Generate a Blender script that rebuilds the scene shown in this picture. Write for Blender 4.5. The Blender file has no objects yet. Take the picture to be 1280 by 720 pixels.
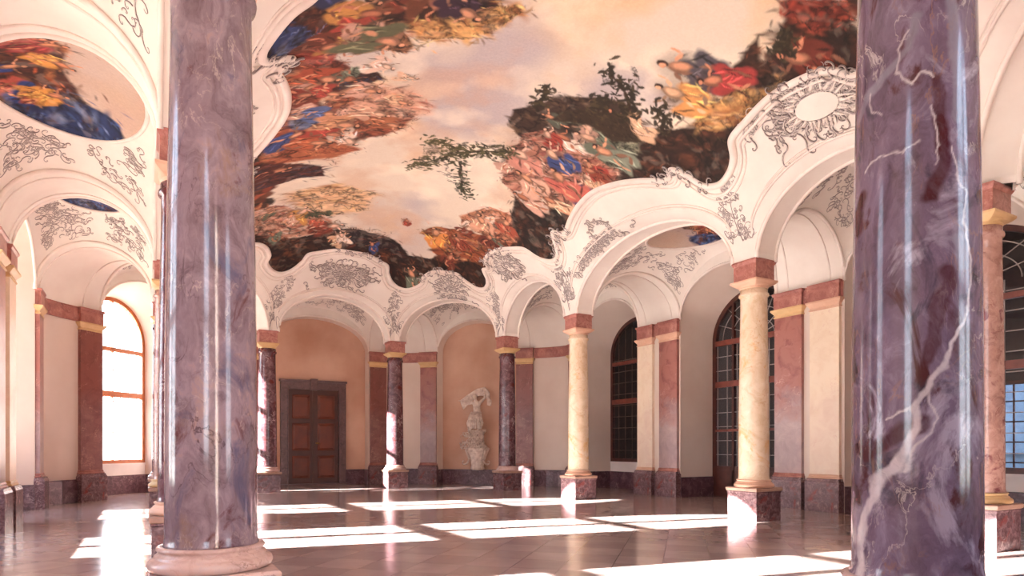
# Baroque garden hall: oblong ring of twelve marble columns, painted vault, ambulatory with window niches.
import bpy, math, random
import numpy as np
from mathutils import Vector, Matrix
random.seed(7)
PI = math.pi
scene = bpy.context.scene
COLL = scene.collection
S2L = lambda v: (v/255/12.92) if v <= 10 else ((v/255+.055)/1.055)**2.4
def rgb(r, g, b): return (S2L(r), S2L(g), S2L(b), 1)

SUN_E, SKY_E, EXPO = 135.0, 11.0, -0.08
# ------------------------------------------------------------------ mesh helpers
class MB:
    def __init__(s): s.v = []; s.f = []; s.sm = []
    def add(s, vs, fs, smooth=False):
        o = len(s.v); s.v.extend([tuple(map(float, p)) for p in vs])
        s.f.extend([tuple(i+o for i in f) for f in fs]); s.sm.extend([smooth]*len(fs)); return s
    def box(s, x0, x1, y0, y1, z0, z1, fn=None):
        vs = [(x0,y0,z0),(x1,y0,z0),(x1,y1,z0),(x0,y1,z0),(x0,y0,z1),(x1,y0,z1),(x1,y1,z1),(x0,y1,z1)]
        if fn: vs = [fn(p) for p in vs]
        return s.add(vs, [(0,3,2,1),(4,5,6,7),(0,1,5,4),(1,2,6,5),(2,3,7,6),(3,0,4,7)])
    def lathe(s, prof, n=40, c=(0,0), smooth=True, sq=None):
        vs = []; fs = []; m = len(prof)
        for (r, z) in prof:
            for k in range(n):
                a = 2*PI*k/n; vs.append((c[0]+r*math.cos(a), c[1]+r*math.sin(a), z))
        for j in range(m-1):
            for k in range(n):
                k2 = (k+1) % n; fs.append((j*n+k, j*n+k2, (j+1)*n+k2, (j+1)*n+k))
        s.add(vs, fs, smooth)
        o = len(s.v)-len(vs)
        s.f.append(tuple(o+(m-1)*n+k for k in range(n))); s.sm.append(False)
        s.f.append(tuple(o+k for k in reversed(range(n)))); s.sm.append(False)
        return s
    def sqprof(s, prof, hx, hy=None, back=False, fn=None):
        # stacked rectangular moulding: prof = list of (offset, z) around half sizes
        hy = hx if hy is None else hy
        vs = []; fs = []
        for (o, z) in prof:
            y0 = -hy-o; y1 = hy+(0 if back else o)
            vs += [(-hx-o,y0,z),(hx+o,y0,z),(hx+o,y1,z),(-hx-o,y1,z)]
        for j in range(len(prof)-1):
            for k in range(4):
                k2=(k+1)%4; fs.append((j*4+k,j*4+k2,(j+1)*4+k2,(j+1)*4+k))
        fs.append((3,2,1,0)); n=(len(prof)-1)*4; fs.append((n,n+1,n+2,n+3))
        if fn: vs=[fn(p) for p in vs]
        return s.add(vs, fs)
    def grid(s, P, smooth=True):
        P = np.asarray(P); m, n = P.shape[:2]
        vs = P.reshape(-1, 3).tolist()
        fs = [(j*n+k, j*n+k+1, (j+1)*n+k+1, (j+1)*n+k) for j in range(m-1) for k in range(n-1)]
        return s.add(vs, fs, smooth)
    def tube(s, pts, r, n=6, taper=False, closed=False, flat=1.0):
        pts = [Vector(p) for p in pts]; m = len(pts)
        if m < 2: return s
        vs = []; fs = []; up = Vector((0,0,1))
        for i, p in enumerate(pts):
            if closed: t = pts[(i+1)%m]-pts[i-1]
            else: t = pts[min(i+1,m-1)]-pts[max(i-1,0)]
            if t.length < 1e-9: t = Vector((1,0,0))
            t.normalize()
            a = t.cross(up)
            if a.length < .15: a = t.cross(Vector((1,.3,0)))
            a.normalize(); b = a.cross(t)
            rr = r if not hasattr(r, '__len__') else r[i]
            if taper: rr = rr*(1-.75*i/(m-1))
            for k in range(n):
                w = 2*PI*k/n; vs.append(p+a*(rr*math.cos(w))+b*(rr*flat*math.sin(w)))
        rng_ = m if closed else m-1
        for i in range(rng_):
            i2=(i+1)%m
            for k in range(n):
                k2=(k+1)%n; fs.append((i*n+k,i*n+k2,i2*n+k2,i2*n+k))
        if not closed:
            fs.append(tuple(reversed(range(n)))); fs.append(tuple((m-1)*n+k for k in range(n)))
        return s.add(vs, fs, True)
    def build(s, name, mat, parent=None, loc=None, bevel=0):
        me = bpy.data.meshes.new(name); me.from_pydata(s.v, [], s.f)
        me.polygons.foreach_set('use_smooth', s.sm); me.materials.append(mat); me.update()
        o = bpy.data.objects.new(name, me); COLL.objects.link(o)
        if parent: o.parent = parent
        if loc: o.location = loc
        if bevel:
            b = o.modifiers.new('bevel', 'BEVEL'); b.width = bevel; b.segments = 2; b.limit_method = 'ANGLE'
        return o
def empty(name, loc=(0,0,0), rz=0, parent=None):
    o = bpy.data.objects.new(name, None); COLL.objects.link(o); o.location = loc; o.rotation_euler = (0,0,rz)
    o.empty_display_size = .2
    if parent: o.parent = parent
    return o
def tag(o, label=None, cat=None, group=None, kind=None):
    if label: o['label'] = label
    if cat: o['category'] = cat
    if group: o['group'] = group
    if kind: o['kind'] = kind
    return o

# ------------------------------------------------------------------ materials
def newmat(name):
    m = bpy.data.materials.new(name); m.use_nodes = True; nt = m.node_tree
    b = nt.nodes['Principled BSDF']; return m, nt, b
def N(nt, t, **kw):
    n = nt.nodes.new(t)
    for k, v in kw.items():
        if k in n.inputs: n.inputs[k].default_value = v
        else: setattr(n, k, v)
    return n
def ramp(nt, fac, stops, interp='LINEAR'):
    r = nt.nodes.new('ShaderNodeValToRGB'); r.color_ramp.interpolation = interp
    e = r.color_ramp.elements
    while len(e) < len(stops): e.new(.5)
    for i, (p, c) in enumerate(stops): e[i].position = p; e[i].color = c
    nt.links.new(fac, r.inputs[0]); return r.outputs[0]
def mix(nt, fac, a, b, mode='MIX'):
    m = nt.nodes.new('ShaderNodeMix'); m.data_type = 'RGBA'; m.blend_type = mode
    for s, v in ((0, fac), (6, a), (7, b)):
        if hasattr(v, 'is_linked') or hasattr(v, 'links'): nt.links.new(v, m.inputs[s])
        else: m.inputs[s].default_value = v
    return m.outputs[2]
def coords(nt, scale=(1,1,1), rot=(0,0,0), loc=(0,0,0)):
    t = nt.nodes.new('ShaderNodeTexCoord'); m = nt.nodes.new('ShaderNodeMapping')
    m.inputs['Scale'].default_value = scale; m.inputs['Rotation'].default_value = rot; m.inputs['Location'].default_value = loc
    nt.links.new(t.outputs['Object'], m.inputs[0]); return m.outputs[0]
def noise(nt, vec, scale, detail=6, rough=.55, dist=0):
    n = N(nt, 'ShaderNodeTexNoise', Scale=scale, Detail=detail, Roughness=rough, Distortion=dist)
    nt.links.new(vec, n.inputs['Vector']); return n.outputs[0]
def bump(nt, b, h, strength=.2, dist=.01):
    n = N(nt, 'ShaderNodeBump', Strength=strength, Distance=dist); nt.links.new(h, n.inputs['Height']); nt.links.new(n.outputs[0], b.inputs['Normal'])
def plain(name, c, rough=.6, c2=None, scale=2.0, bmp=0, metallic=0):
    m, nt, b = newmat(name); b.inputs['Roughness'].default_value = rough; b.inputs['Metallic'].default_value = metallic
    v = coords(nt); f = noise(nt, v, scale, 6)
    c2 = c2 or tuple(x*.85 for x in c[:3])+(1,)
    nt.links.new(ramp(nt, f, [(.3, c), (.72, c2)]), b.inputs['Base Color'])
    if bmp: bump(nt, b, noise(nt, v, scale*8, 5), bmp)
    return m
def marble(name, cols, vein, vscale=2.2, scale=1.2, rough=.18, vw=.02, patch=None, seed=0, rot=(.5,.3,0), vein2=None, coat=0.0, stretch=1, hgrad=None, paint=None):
    m, nt, b = newmat(name)
    v = coords(nt, (1,1,stretch), rot, (seed*3.7, seed*1.3, seed*2.1))
    dn = N(nt, 'ShaderNodeTexNoise', Scale=1.6*scale, Detail=5.0); nt.links.new(v, dn.inputs['Vector'])
    va = N(nt, 'ShaderNodeVectorMath', operation='MULTIPLY_ADD'); nt.links.new(dn.outputs[1], va.inputs[0])
    va.inputs[1].default_value = (.55,.55,.55); nt.links.new(v, va.inputs[2]); v2 = va.outputs[0]
    base = noise(nt, v2, scale*2.0, 10, .68, .8)
    k = len(cols); c = ramp(nt, base, [(.28+.44*i/(k-1), col) for i, col in enumerate(cols)])
    if hgrad:
        # natural change of the stone with height: (z_low, z_high, colour_low)
        t = nt.nodes.new('ShaderNodeTexCoord'); sx = nt.nodes.new('ShaderNodeSeparateXYZ'); nt.links.new(t.outputs['Object'], sx.inputs[0])
        mr = N(nt, 'ShaderNodeMapRange'); nt.links.new(sx.outputs[2], mr.inputs[0]); mr.inputs[1].default_value = hgrad[0]; mr.inputs[2].default_value = hgrad[1]
        ad = N(nt, 'ShaderNodeMath', operation='ADD'); nt.links.new(mr.outputs[0], ad.inputs[0]); n3 = noise(nt, v2, 1.1, 4)
        sb = N(nt, 'ShaderNodeMath', operation='MULTIPLY_ADD'); nt.links.new(n3, sb.inputs[0]); sb.inputs[1].default_value = 1.4; sb.inputs[2].default_value = -.7
        nt.links.new(sb.outputs[0], ad.inputs[1])
        lowc = ramp(nt, base, [(.3, hgrad[2]), (.7, hgrad[3])])
        c = mix(nt, ramp(nt, ad.outputs[0], [(.3,(0,0,0,1)),(.7,(1,1,1,1))]), lowc, c)
    if patch:
        for (pc, sc, lo, hi, sd) in patch:
            pn = noise(nt, coords(nt, (1,1,stretch), (sd,.2*sd,.7), (sd*2.3+seed,sd,0)), sc, 9, .62, 1.2)
            c = mix(nt, ramp(nt, pn, [(lo,(0,0,0,1)),(hi,(1,1,1,1))]), c, pc)
    def veins(c, col, sc, w, seed2):
        vn = noise(nt, v2 if seed2 == 0 else coords(nt, (1,1,stretch*.6), (seed2,.6,seed2), (seed2*5+seed,1,2)), sc, 7, .55, .9)
        sb = N(nt, 'ShaderNodeMath', operation='SUBTRACT'); nt.links.new(vn, sb.inputs[0]); sb.inputs[1].default_value = .5
        ab = N(nt, 'ShaderNodeMath', operation='ABSOLUTE'); nt.links.new(sb.outputs[0], ab.inputs[0])
        f = ramp(nt, ab.outputs[0], [(0.0,(.8,.8,.8,1)),(w*.4,(.4,.4,.4,1)),(w,(0,0,0,1))])
        mk = ramp(nt, noise(nt, coords(nt, (1,1,1), (0,0,0), (seed2*3+seed*1.7,4,1)), 1.9, 3), [(.46,(0,0,0,1)),(.62,(1,1,1,1))])
        ml = N(nt, 'ShaderNodeMath', operation='MULTIPLY'); nt.links.new(f, ml.inputs[0]); nt.links.new(mk, ml.inputs[1])
        return mix(nt, ml.outputs[0], c, col)
    c = veins(c, vein, vscale, vw, 0)
    if vein2: c = veins(c, vein2[0], vein2[1], vein2[2], 1.7)
    if paint:   # individual veins and patches of one particular stone: masks stored on the shaft
        at = nt.nodes.new('ShaderNodeVertexColor'); at.layer_name = 'veining'; sp = nt.nodes.new('ShaderNodeSeparateColor'); nt.links.new(at.outputs[0], sp.inputs[0])
        for k, col in ((1, paint[1]), (2, paint[2]), (0, paint[0])):
            gn = ramp(nt, noise(nt, v2, 7, 8, .7), [(.3,(.45,.45,.45,1)),(.62,(1,1,1,1))]); ml = N(nt, 'ShaderNodeMath', operation='MULTIPLY'); nt.links.new(gn, ml.inputs[0]); nt.links.new(sp.outputs[k], ml.inputs[1])
            c = mix(nt, ml.outputs[0], c, col)
    nt.links.new(c, b.inputs['Base Color'])
    b.inputs['Roughness'].default_value = rough
    b.inputs['Coat Weight'].default_value = coat*.5; b.inputs['Coat Roughness'].default_value = .08
    m['base_socket'] = 1
    return m
PLASTER = plain('pale_rose_plaster', rgb(238,230,220), .75, rgb(228,216,206), 1.3, .03)
WALLAGED_DIM = plain('stained_dimmed_rose_plaster', rgb(214,176,154), .85, rgb(184,138,114), .5, .03)  # stained plaster, also darkened to paint in the weak light of the far end
WALLP = plain('aged_rose_wall_plaster', rgb(224,208,196), .8, rgb(210,188,174), .55, .03)
MOULD = plain('stucco_moulding', rgb(240,230,220), .6, rgb(226,210,200), 3)
RELIEF = plain('shaded_silver_grey_stucco', rgb(116,104,104), .55, rgb(162,146,142), 9)  # silvery grey paint with the shading of the relief put into the colour
RELIEF_L = plain('white_stucco_highlight', rgb(228,218,210), .55, rgb(178,164,158), 14)  # painted highlight: paler tubes along the undersides of the scrollwork
SPRIPE = None
M_IMPOST = marble('red_marble', [rgb(126,70,62), rgb(166,106,96), rgb(190,136,124)], rgb(214,170,150), 3, 2.4, .3, .012, seed=3)
M_CAPY = plain('ochre_limestone', rgb(220,186,138), .4, rgb(198,156,106), 3)
M_CAPP = plain('rose_limestone', rgb(226,186,158), .4, rgb(206,156,132), 3)
M_PLINTH = marble('dark_veined_marble', [rgb(62,38,40), rgb(112,84,88), rgb(160,130,130)], rgb(210,186,180), 4, 3.2, .25, .02, seed=5, patch=[(rgb(130,60,58), 2.6, .56, .66, 1.3)])
M_SKIRT = marble('purple_skirting_marble', [rgb(58,36,44), rgb(92,64,72), rgb(140,112,120)], rgb(190,166,166), 4, 2.4, .28, .015, seed=8)
M_BAND = marble('band_red_marble', [rgb(122,66,60), rgb(162,102,92), rgb(188,132,118)], rgb(208,164,150), 3, 1.8, .35, .01, seed=9)
PV = dict(vscale=3.2, scale=1.7, rough=.14, vw=.012, patch=[(rgb(74,34,40), 2.1, .58, .64, 1.1), (rgb(158,146,162), 2.6, .56, .64, 2.9), (rgb(44,40,58), 3.0, .56, .68, 4.2), (rgb(150,116,98), 2.4, .66, .74, 5.2)], vein2=(rgb(150,112,96), 4.2, .014), coat=.3, stretch=.6)
PCOL = [rgb(56,36,46), rgb(94,76,92), rgb(116,98,118), rgb(150,136,156)]
PURPLE = marble('violet_grey_marble', PCOL, rgb(200,186,184), seed=1, **PV)
PURPLE_V = marble('violet_marble_with_white_vein', PCOL, rgb(200,186,184), seed=1, paint=(rgb(206,194,196), rgb(70,26,34), rgb(132,124,138)), **PV)
PURPLE2 = marble('violet_grey_marble_light', [rgb(82,62,68), rgb(118,98,106), rgb(142,122,132), rgb(162,130,122)], rgb(180,160,156), 3.4, 1.9, .14, .010,
    patch=[(rgb(92,50,52), 2.3, .60, .67, 1.9), (rgb(136,108,98), 1.9, .58, .7, 3.3), (rgb(84,80,104), 2.6, .56, .7, 4.2)], seed=12, vein2=(rgb(64,42,48), 5, .016), coat=.3, stretch=.6)
CREAM = marble('honey_marble', [rgb(206,172,134), rgb(228,204,174), rgb(238,218,196)], rgb(196,140,96), 2.4, 1.3, .2, .012, seed=4, patch=[(rgb(220,170,110), 1.6, .58, .68, 1.1)], coat=.3)
PINKBR = marble('rose_brown_marble', [rgb(138,100,92), rgb(180,138,126), rgb(202,164,150)], rgb(120,66,66), 3.2, 2.2, .2, .03, seed=6, patch=[(rgb(126,74,76), 3.2, .56, .64, 2.1)], coat=.3)
DARKP = marble('dark_plum_marble', [rgb(50,28,34), rgb(98,64,70), rgb(138,106,112)], rgb(198,172,172), 3.0, 2.6, .16, .016, seed=2, patch=[(rgb(96,40,38), 2.4, .56, .66, 1.4)], coat=.4)
def pil(seed, top1, top2, low1, low2):
    return marble('pilaster_marble_%d' % seed, [top1, top2, top2], rgb(214,172,156), 2.0, 1.1, .3, .008, seed=seed, hgrad=(1.2,3.6,low1,low2))
PIL_A = pil(21, rgb(120,62,58), rgb(158,102,92), rgb(142,118,122), rgb(178,152,148))
PIL_B = pil(22, rgb(226,200,172), rgb(236,216,192), rgb(222,194,174), rgb(236,216,196))
PIL_C = pil(23, rgb(104,50,46), rgb(136,80,72), rgb(118,76,74), rgb(160,116,110))
# floor
FLOOR, nt, b = newmat('polished_stone_tiles')
v = coords(nt, (1,1,1), (0,0,PI/4))
ck = N(nt, 'ShaderNodeTexChecker', Scale=1.7); nt.links.new(v, ck.inputs[0])
ck.inputs[1].default_value = rgb(178,158,154); ck.inputs[2].default_value = rgb(166,146,142)
br = N(nt, 'ShaderNodeTexBrick', Scale=1.7, offset=0.0); nt.links.new(v, br.inputs[0])
br.inputs['Brick Width'].default_value = 1.0; br.inputs['Row Height'].default_value = 1.0; br.inputs['Mortar Size'].default_value = .008
nf = noise(nt, coords(nt), 1.4, 6, .6, .6)
c = mix(nt, ramp(nt, nf, [(.35,(0,0,0,1)),(.65,(1,1,1,1))]), ck.outputs[0], rgb(144,120,114))
c = mix(nt, .35, ck.outputs[0], c)
c = mix(nt, ramp(nt, br.outputs['Fac'], [(0,(0,0,0,1)),(1,(.5,.5,.5,1))]), c, rgb(92,68,68))
nt.links.new(c, b.inputs['Base Color'])
rr = ramp(nt, noise(nt, coords(nt), 3, 5), [(.3,(.11,.11,.11,1)),(.7,(.2,.2,.2,1))]); nt.links.new(rr, b.inputs['Roughness'])
b.inputs['Specular IOR Level'].default_value = 1.0
WOOD_W = plain('orange_brown_window_wood', rgb(176,98,48), .45, rgb(150,76,34), 6)
WOOD_D = plain('dark_red_brown_wood', rgb(84,38,28), .4, rgb(58,24,20), 5)
WOOD_T = plain('red_brown_transom_wood', rgb(128,62,48), .45, rgb(96,44,34), 5)
WOOD_DOOR = plain('varnished_oak_door', rgb(72,28,12), .35, rgb(52,18,8), 3)
WOOD_PANEL = plain('varnished_oak_panel', rgb(106,42,14), .35, rgb(78,28,10), 3)
BAR_D = plain('dark_glazing_bar', rgb(96,74,62), .5)
BAR_W = plain('pale_glazing_bar', rgb(160,144,138), .5)
BRASS = plain('brass', rgb(190,140,60), .3, None, 4, 0, 1)
SILL = plain('white_painted_sill', rgb(232,222,218), .5)
FRAMEST = marble('dark_door_surround_marble', [rgb(58,40,42), rgb(88,64,64), rgb(112,84,80)], rgb(140,112,108), 4, 3, .35, .012, seed=14)
STATUE = plain('aged_white_stucco_sculpture', rgb(238,222,208), .65, rgb(190,164,150), 9)
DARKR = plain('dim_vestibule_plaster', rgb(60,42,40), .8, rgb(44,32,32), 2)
GRAVEL = plain('pale_gravel', rgb(196,184,168), .9, rgb(170,160,146), 9)
GRASSM = plain('lawn', rgb(96,112,70), .9, rgb(76,96,56), 6)
LEAF = plain('leaf_green', rgb(84,96,72), .8, rgb(58,72,50), 9)
BARK = plain('bark', rgb(80,64,52), .9)
GLASS, nt, b = newmat('thin_window_glass')
nt.nodes.remove(b); tr = nt.nodes.new('ShaderNodeBsdfTransparent'); gl = N(nt, 'ShaderNodeBsdfGlossy', Roughness=.02)
fr = N(nt, 'ShaderNodeFresnel', IOR=1.45); mx = nt.nodes.new('ShaderNodeMixShader'); nt.links.new(fr.outputs[0], mx.inputs[0])
nt.links.new(tr.outputs[0], mx.inputs[1]); nt.links.new(gl.outputs[0], mx.inputs[2]); nt.links.new(mx.outputs[0], nt.nodes['Material Output'].inputs[0])
tr.inputs[0].default_value = (.93,.95,.95,1)
PAINTM, nt, b = newmat('fresco_paint')
at = nt.nodes.new('ShaderNodeVertexColor'); at.layer_name = 'paint'
pn = noise(nt, coords(nt), 22, 6, .7)
c = mix(nt, .10, at.outputs[0], ramp(nt, pn, [(.3,(.02,.015,.01,1)),(.7,(1,.9,.8,1))]), 'OVERLAY')
nt.links.new(c, b.inputs['Base Color']); b.inputs['Roughness'].default_value = .8

# ------------------------------------------------------------------ plan
ZS = 5.16
COL = [(5.09,-7.1),(5.09,-3),(5.09,3),(5.09,7.1),(2.14,9.97),(-2.14,9.97),(-5.09,7.1),(-5.09,3),(-5.09,-3),(-5.09,-7.1),(-2.14,-9.97),(2.14,-9.97)]
CV = [np.array(p, float) for p in COL]
def unit(i):
    d = CV[(i+1)%12]-CV[i%12]; return d/np.linalg.norm(d)
def offs(o):
    out = []
    for i in range(12):
        a, b = unit(i-1), unit(i); na = np.array([a[1],-a[0]]); nb = np.array([b[1],-b[0]])
        m = na+nb; m /= m.dot(na); out.append(CV[i]+m*o)
    return out
IN, OUT = offs(-.27), offs(.27)
MID = [(CV[i]+CV[(i+1)%12])/2 for i in range(12)]
HALF = [np.linalg.norm(CV[(i+1)%12]-CV[i])/2-.30 for i in range(12)]
RISE = [1.54 if i in (1,7) else 1.38 for i in range(12)]
def Fz(x, y):
    x = np.asarray(x, float); y = np.asarray(y, float); dmin = np.full(x.shape, 1e9); acc = 0
    for i in range(12):
        u = unit(i); nn = np.array([-u[1], u[0]]); p = IN[i]
        s = (x-MID[i][0])*u[0]+(y-MID[i][1])*u[1]; d = (x-p[0])*nn[0]+(y-p[1])*nn[1]
        dmin = np.minimum(dmin, d)
        a = RISE[i]*np.sqrt(np.clip(1-(s/HALF[i])**2, 0, 1))*np.clip(1-d/5, 0, 1); acc = acc+a**3
    dm = np.clip(dmin, 0, 4.82)/4.82
    c = 2.9*np.sqrt(np.clip(1-(1-dm)**2, 0, 1))
    return ZS+(acc+c**3)**(1/3.)
PIER = {
 0: [(6.6,-9.1),(7.1,-8.6),(7.85,-7.35),(7.85,-6.65)], 1: [(7.85,-3.15),(7.85,-1.4)], 2: [(7.85,1.83),(7.85,3.62)],
 3: [(7.85,6.65),(7.85,7.35),(7.68,7.85),(7.42,8.25),(7.1,8.6),(6.6,9.1)], 4: [(4.35,11.35),(3.85,11.85),(3.55,12.15),(3.15,12.42),(2.7,12.6),(2.0,12.6)]}
PIER[5] = [(-x,y) for x,y in reversed(PIER[4])]
PIER[6] = [(max(-x,-7.75),y) for x,y in reversed(PIER[3])]
PIER[7] = [(-7.75,3.6),(-7.75,1.83)]; PIER[8] = [(-7.75,-1.83),(-7.75,-3.6)]
PIER[9] = [(x,-y) for x,y in reversed(PIER[6])]
PIER[10] = [(x,-y) for x,y in reversed(PIER[5])]; PIER[11] = [(x,-y) for x,y in reversed(PIER[4])]
def polysample(pl, q):
    pl = [np.array(p, float) for p in pl]; L = [0]
    for a, b in zip(pl, pl[1:]): L.append(L[-1]+np.linalg.norm(b-a))
    t = q*L[-1]
    for k in range(len(pl)-1):
        if t <= L[k+1]+1e-9: w = (t-L[k])/(L[k+1]-L[k]); return pl[k]*(1-w)+pl[k+1]*w
    return pl[-1]
TRR = 1.28
def edge_pt(line, i, s):   # point on IN / OUT line of segment i at signed distance s from its middle
    u = unit(i); p = line[i]; k = (MID[i]-p).dot(u)+s; return p+u*k
cosp = lambda n: [-math.cos(PI*k/(n-1)) for k in range(n)]
def bayP(i, t, d):
    a0 = edge_pt(OUT, i, t*HALF[i]); p, q = np.array(PIER[i][-1]), np.array(PIER[(i+1)%12][0])
    w = (t+1)/2; o = p*(1-w)+q*w; xy = a0*(1-d)+o*d
    a = (RISE[i]*(1-d)+1.5*d)*math.sqrt(max(0,1-t*t)); bb = TRR*math.sqrt(max(0,1-(2*d-1)**2))
    return (xy[0], xy[1], ZS+math.hypot(a, bb))
BORD_Q = [(3.36,0),(3.45,.7),(3.62,1.3),(3.8,1.85),(3.66,2.15),(3.82,2.36),(4.08,2.58),(4.17,2.9),(4.1,3.2),(3.95,3.45),(3.68,3.65),(3.55,4.1),(3.42,4.7),(3.42,5.3),(3.5,5.7),(3.72,5.95),(3.7,6.2),(3.98,6.45),(4.07,6.75),(3.87,7.0),(3.5,7.08),(3.2,7.05),(2.97,7.2),(2.7,7.35),(2.5,7.6),(2.38,7.95),(2.42,8.2),(2.22,8.52),(1.95,8.7),(1.62,8.7),(1.38,8.45),(1.25,8.15),(.95,8.0),(.5,7.82),(0,7.8)]
def spline(pts, n, closed=True):
    pts = np.array(pts, float); m = len(pts); out = []
    for i in range(m if closed else m-1):
        if closed: p0,p1,p2,p3 = pts[i-1],pts[i],pts[(i+1)%m],pts[(i+2)%m]
        else: p0,p1,p2,p3 = pts[max(i-1,0)],pts[i],pts[i+1],pts[min(i+2,m-1)]
        for k in range(n):
            t = k/n; out.append(.5*((2*p1)+(-p0+p2)*t+(2*p0-5*p1+4*p2-p3)*t*t+(-p0+3*p1-3*p2+p3)*t**3))
    if not closed: out.append(pts[-1])
    return np.array(out)
q1 = BORD_Q; q2 = [(-x,y) for x,y in reversed(q1)][1:]; h = q1+q2; h2 = [(x,-y) for x,y in reversed(h)][1:-1]
BORDER = spline(h+h2, 8)
# ------------------------------------------------------------------ ceiling
CEIL = tag(empty('ceiling', (0,0,ZS)), kind='structure')
def cbuild(mb, name, mat): return mb.build(name, mat, CEIL, (0,0,-ZS))
# main vault, twelve coves meeting on the spine
for i in range(12):
    Lh = HALF[i]; a, b_ = IN[i], IN[(i+1)%12]; u = unit(i)
    s0 = (a-MID[i]).dot(u); s1 = (b_-MID[i]).dot(u)
    S = [s0+(-Lh-s0)*k/4 for k in range(4)]+[Lh*c for c in cosp(49)]+[Lh+(s1-Lh)*k/4 for k in range(1,5)]
    rows = []
    for s in S:
        p = edge_pt(IN, i, s); tgt = np.array([0, max(-4.3,min(4.3,p[1]*.6))])
        w = (np.arange(57)/56)**2.0
        xy = p[None]*(1-w[:,None])+tgt[None]*w[:,None]
        z = Fz(xy[:,0]*.9999999, xy[:,1]*.9999999)
        rows.append(np.stack([xy[:,0], xy[:,1], z], 1))
    cbuild(MB().grid(np.array(rows)), 'main_vault', PLASTER)
    # arcade soffit
    rows = []
    for s in [-Lh-.02]+[Lh*c for c in cosp(41)]+[Lh+.02]:
        z = ZS+RISE[i]*math.sqrt(max(0,1-(s/Lh)**2))
        p, q = edge_pt(IN, i, s), edge_pt(OUT, i, s); rows.append([(*(p*(1-k/4)+q*(k/4)), z+ (0.0)) for k in range(5)])
    cbuild(MB().grid(np.array(rows)), 'arcade_arch', PLASTER)
    # mouldings on both edges of the arcade arch, and the outer line on the vault
    mo = MB()
    for line, off, dr in ((IN, 0, .045), (OUT, 0, .035)):
        pts = []
        for c in cosp(41):
            s = c*Lh; p = edge_pt(line, i, s); pts.append((p[0], p[1], ZS+RISE[i]*math.sqrt(max(0,1-c*c))-.01))
        mo.tube(pts, dr, 8)
    n_in = np.array([-u[1], u[0]])
    for dd, rr_ in (((.46,.026),(.54,.016)) if i in (1,7) else ((.32,.026),(.38,.015))):
        pts = []
        for c in cosp(41):
            e = math.sqrt(max(0,1-c*c)); d = dd*(.25+.75*e); p = edge_pt(IN, i, c*(Lh+.05))+n_in*d
            pts.append((p[0], p[1], float(Fz(p[0], p[1]))-.012))
        mo.tube(pts, rr_, 6)
    cbuild(mo, 'arch_moulding', MOULD)
# fresco border moulding
seg = len(BORDER); T_ = np.roll(BORDER,-1,0)-np.roll(BORDER,1,0); T_ /= np.linalg.norm(T_,axis=1)[:,None]
NRM = np.stack([T_[:,1], -T_[:,0]], 1)
for off, r_, dz in ((.03,.075,0),(.16,.035,.01),(.24,.018,.005)):
    pl = BORDER+NRM*off; z = Fz(pl[:,0], pl[:,1])-dz
    cbuild(MB().tube(np.column_stack([pl, z]), r_, 8, closed=True), 'fresco_border', MOULD)
# ambulatory: bay vaults and transverse arches
for i in range(12):
    rows = [[bayP(i, t, (1-math.cos(PI*k/24))/2) for k in range(25)] for t in cosp(41)]
    cbuild(MB().grid(np.array(rows)), 'bay_vault', PLASTER)
    e0 = edge_pt(OUT, i-1, HALF[i-1]); e1 = edge_pt(OUT, i, -HALF[i]); inner = [e0, OUT[i], e1]
    rows = []
    for q in range(17):
        pi_, po = polysample(inner, q/16), polysample(PIER[i], q/16)
        rows.append([(*(pi_*(1-d)+po*d), ZS+TRR*math.sqrt(max(0,1-(2*d-1)**2))-(.05 if 0<q<16 else 0)) for d in [(1-math.cos(PI*k/28))/2 for k in range(29)]])
    cbuild(MB().grid(np.array(rows)), 'transverse_arch', PLASTER)
    mo = MB()
    for r_ in (rows[0], rows[-1]): mo.tube([(p[0],p[1],p[2]-.03) for p in r_], .04, 8)
    for k in (3, 13): mo.tube([(p[0],p[1],p[2]-.01) for p in rows[k]], .018, 6)
    cbuild(mo, 'arch_moulding', MOULD)

# ------------------------------------------------------------------ stucco ornament
def curl(x, y, ang, size, hand, turns=1.35, n=13):
    pts = []; a = ang; size *= .62
    for k in range(n):
        pts.append((x, y)); f = k/(n-1); st = size*(1.15-f)*.22
        x += st*math.cos(a); y += st*math.sin(a); a += hand*turns*2*PI/n*(.35+1.3*f)
    return pts
def spray(L, W, n, rnd, base=0.0):
    out = []; stem = [(W*.22*math.sin(k/14*5+rnd.random()*.3), base+L*k/14) for k in range(15)]
    out.append(stem)
    for k in range(n):
        f = rnd.random(); j = min(13, int(f*14)); x, y = stem[j]; hand = rnd.choice((-1,1)); sz = W*(.45+.6*rnd.random())*(1-.45*f)
        x += rnd.uniform(-.75,.75)*W*(1-.55*f)
        out.append(curl(x, y, PI/2-hand*rnd.uniform(.1,1.5), sz, hand))
        if rnd.random() < .6: out.append(curl(x, y, PI/2+hand*rnd.uniform(.2,1.2), sz*.6, -hand))
        # leaf strokes
        for q in range(2):
            a = rnd.uniform(.2,2.9); ll = sz*.35; out.append([(x,y),(x+ll*.5*math.cos(a),y+ll*.5*math.sin(a)+.01),(x+ll*math.cos(a+.3),y+ll*math.sin(a+.3))])
    return out
def flames(w, h, rnd, n=22):
    out = []
    for k in range(n):
        a = 2*PI*k/n+rnd.uniform(-.12,.12); f = rnd.uniform(.9,1.35); b_ = rnd.choice((-1,1))*rnd.uniform(.15,.5)
        out.append([(w*r_*math.cos(a+b_*(r_-.7)), h*r_*math.sin(a+b_*(r_-.7))) for r_ in np.linspace(.66, .66+.45*f, 6)])
    return out
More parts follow.
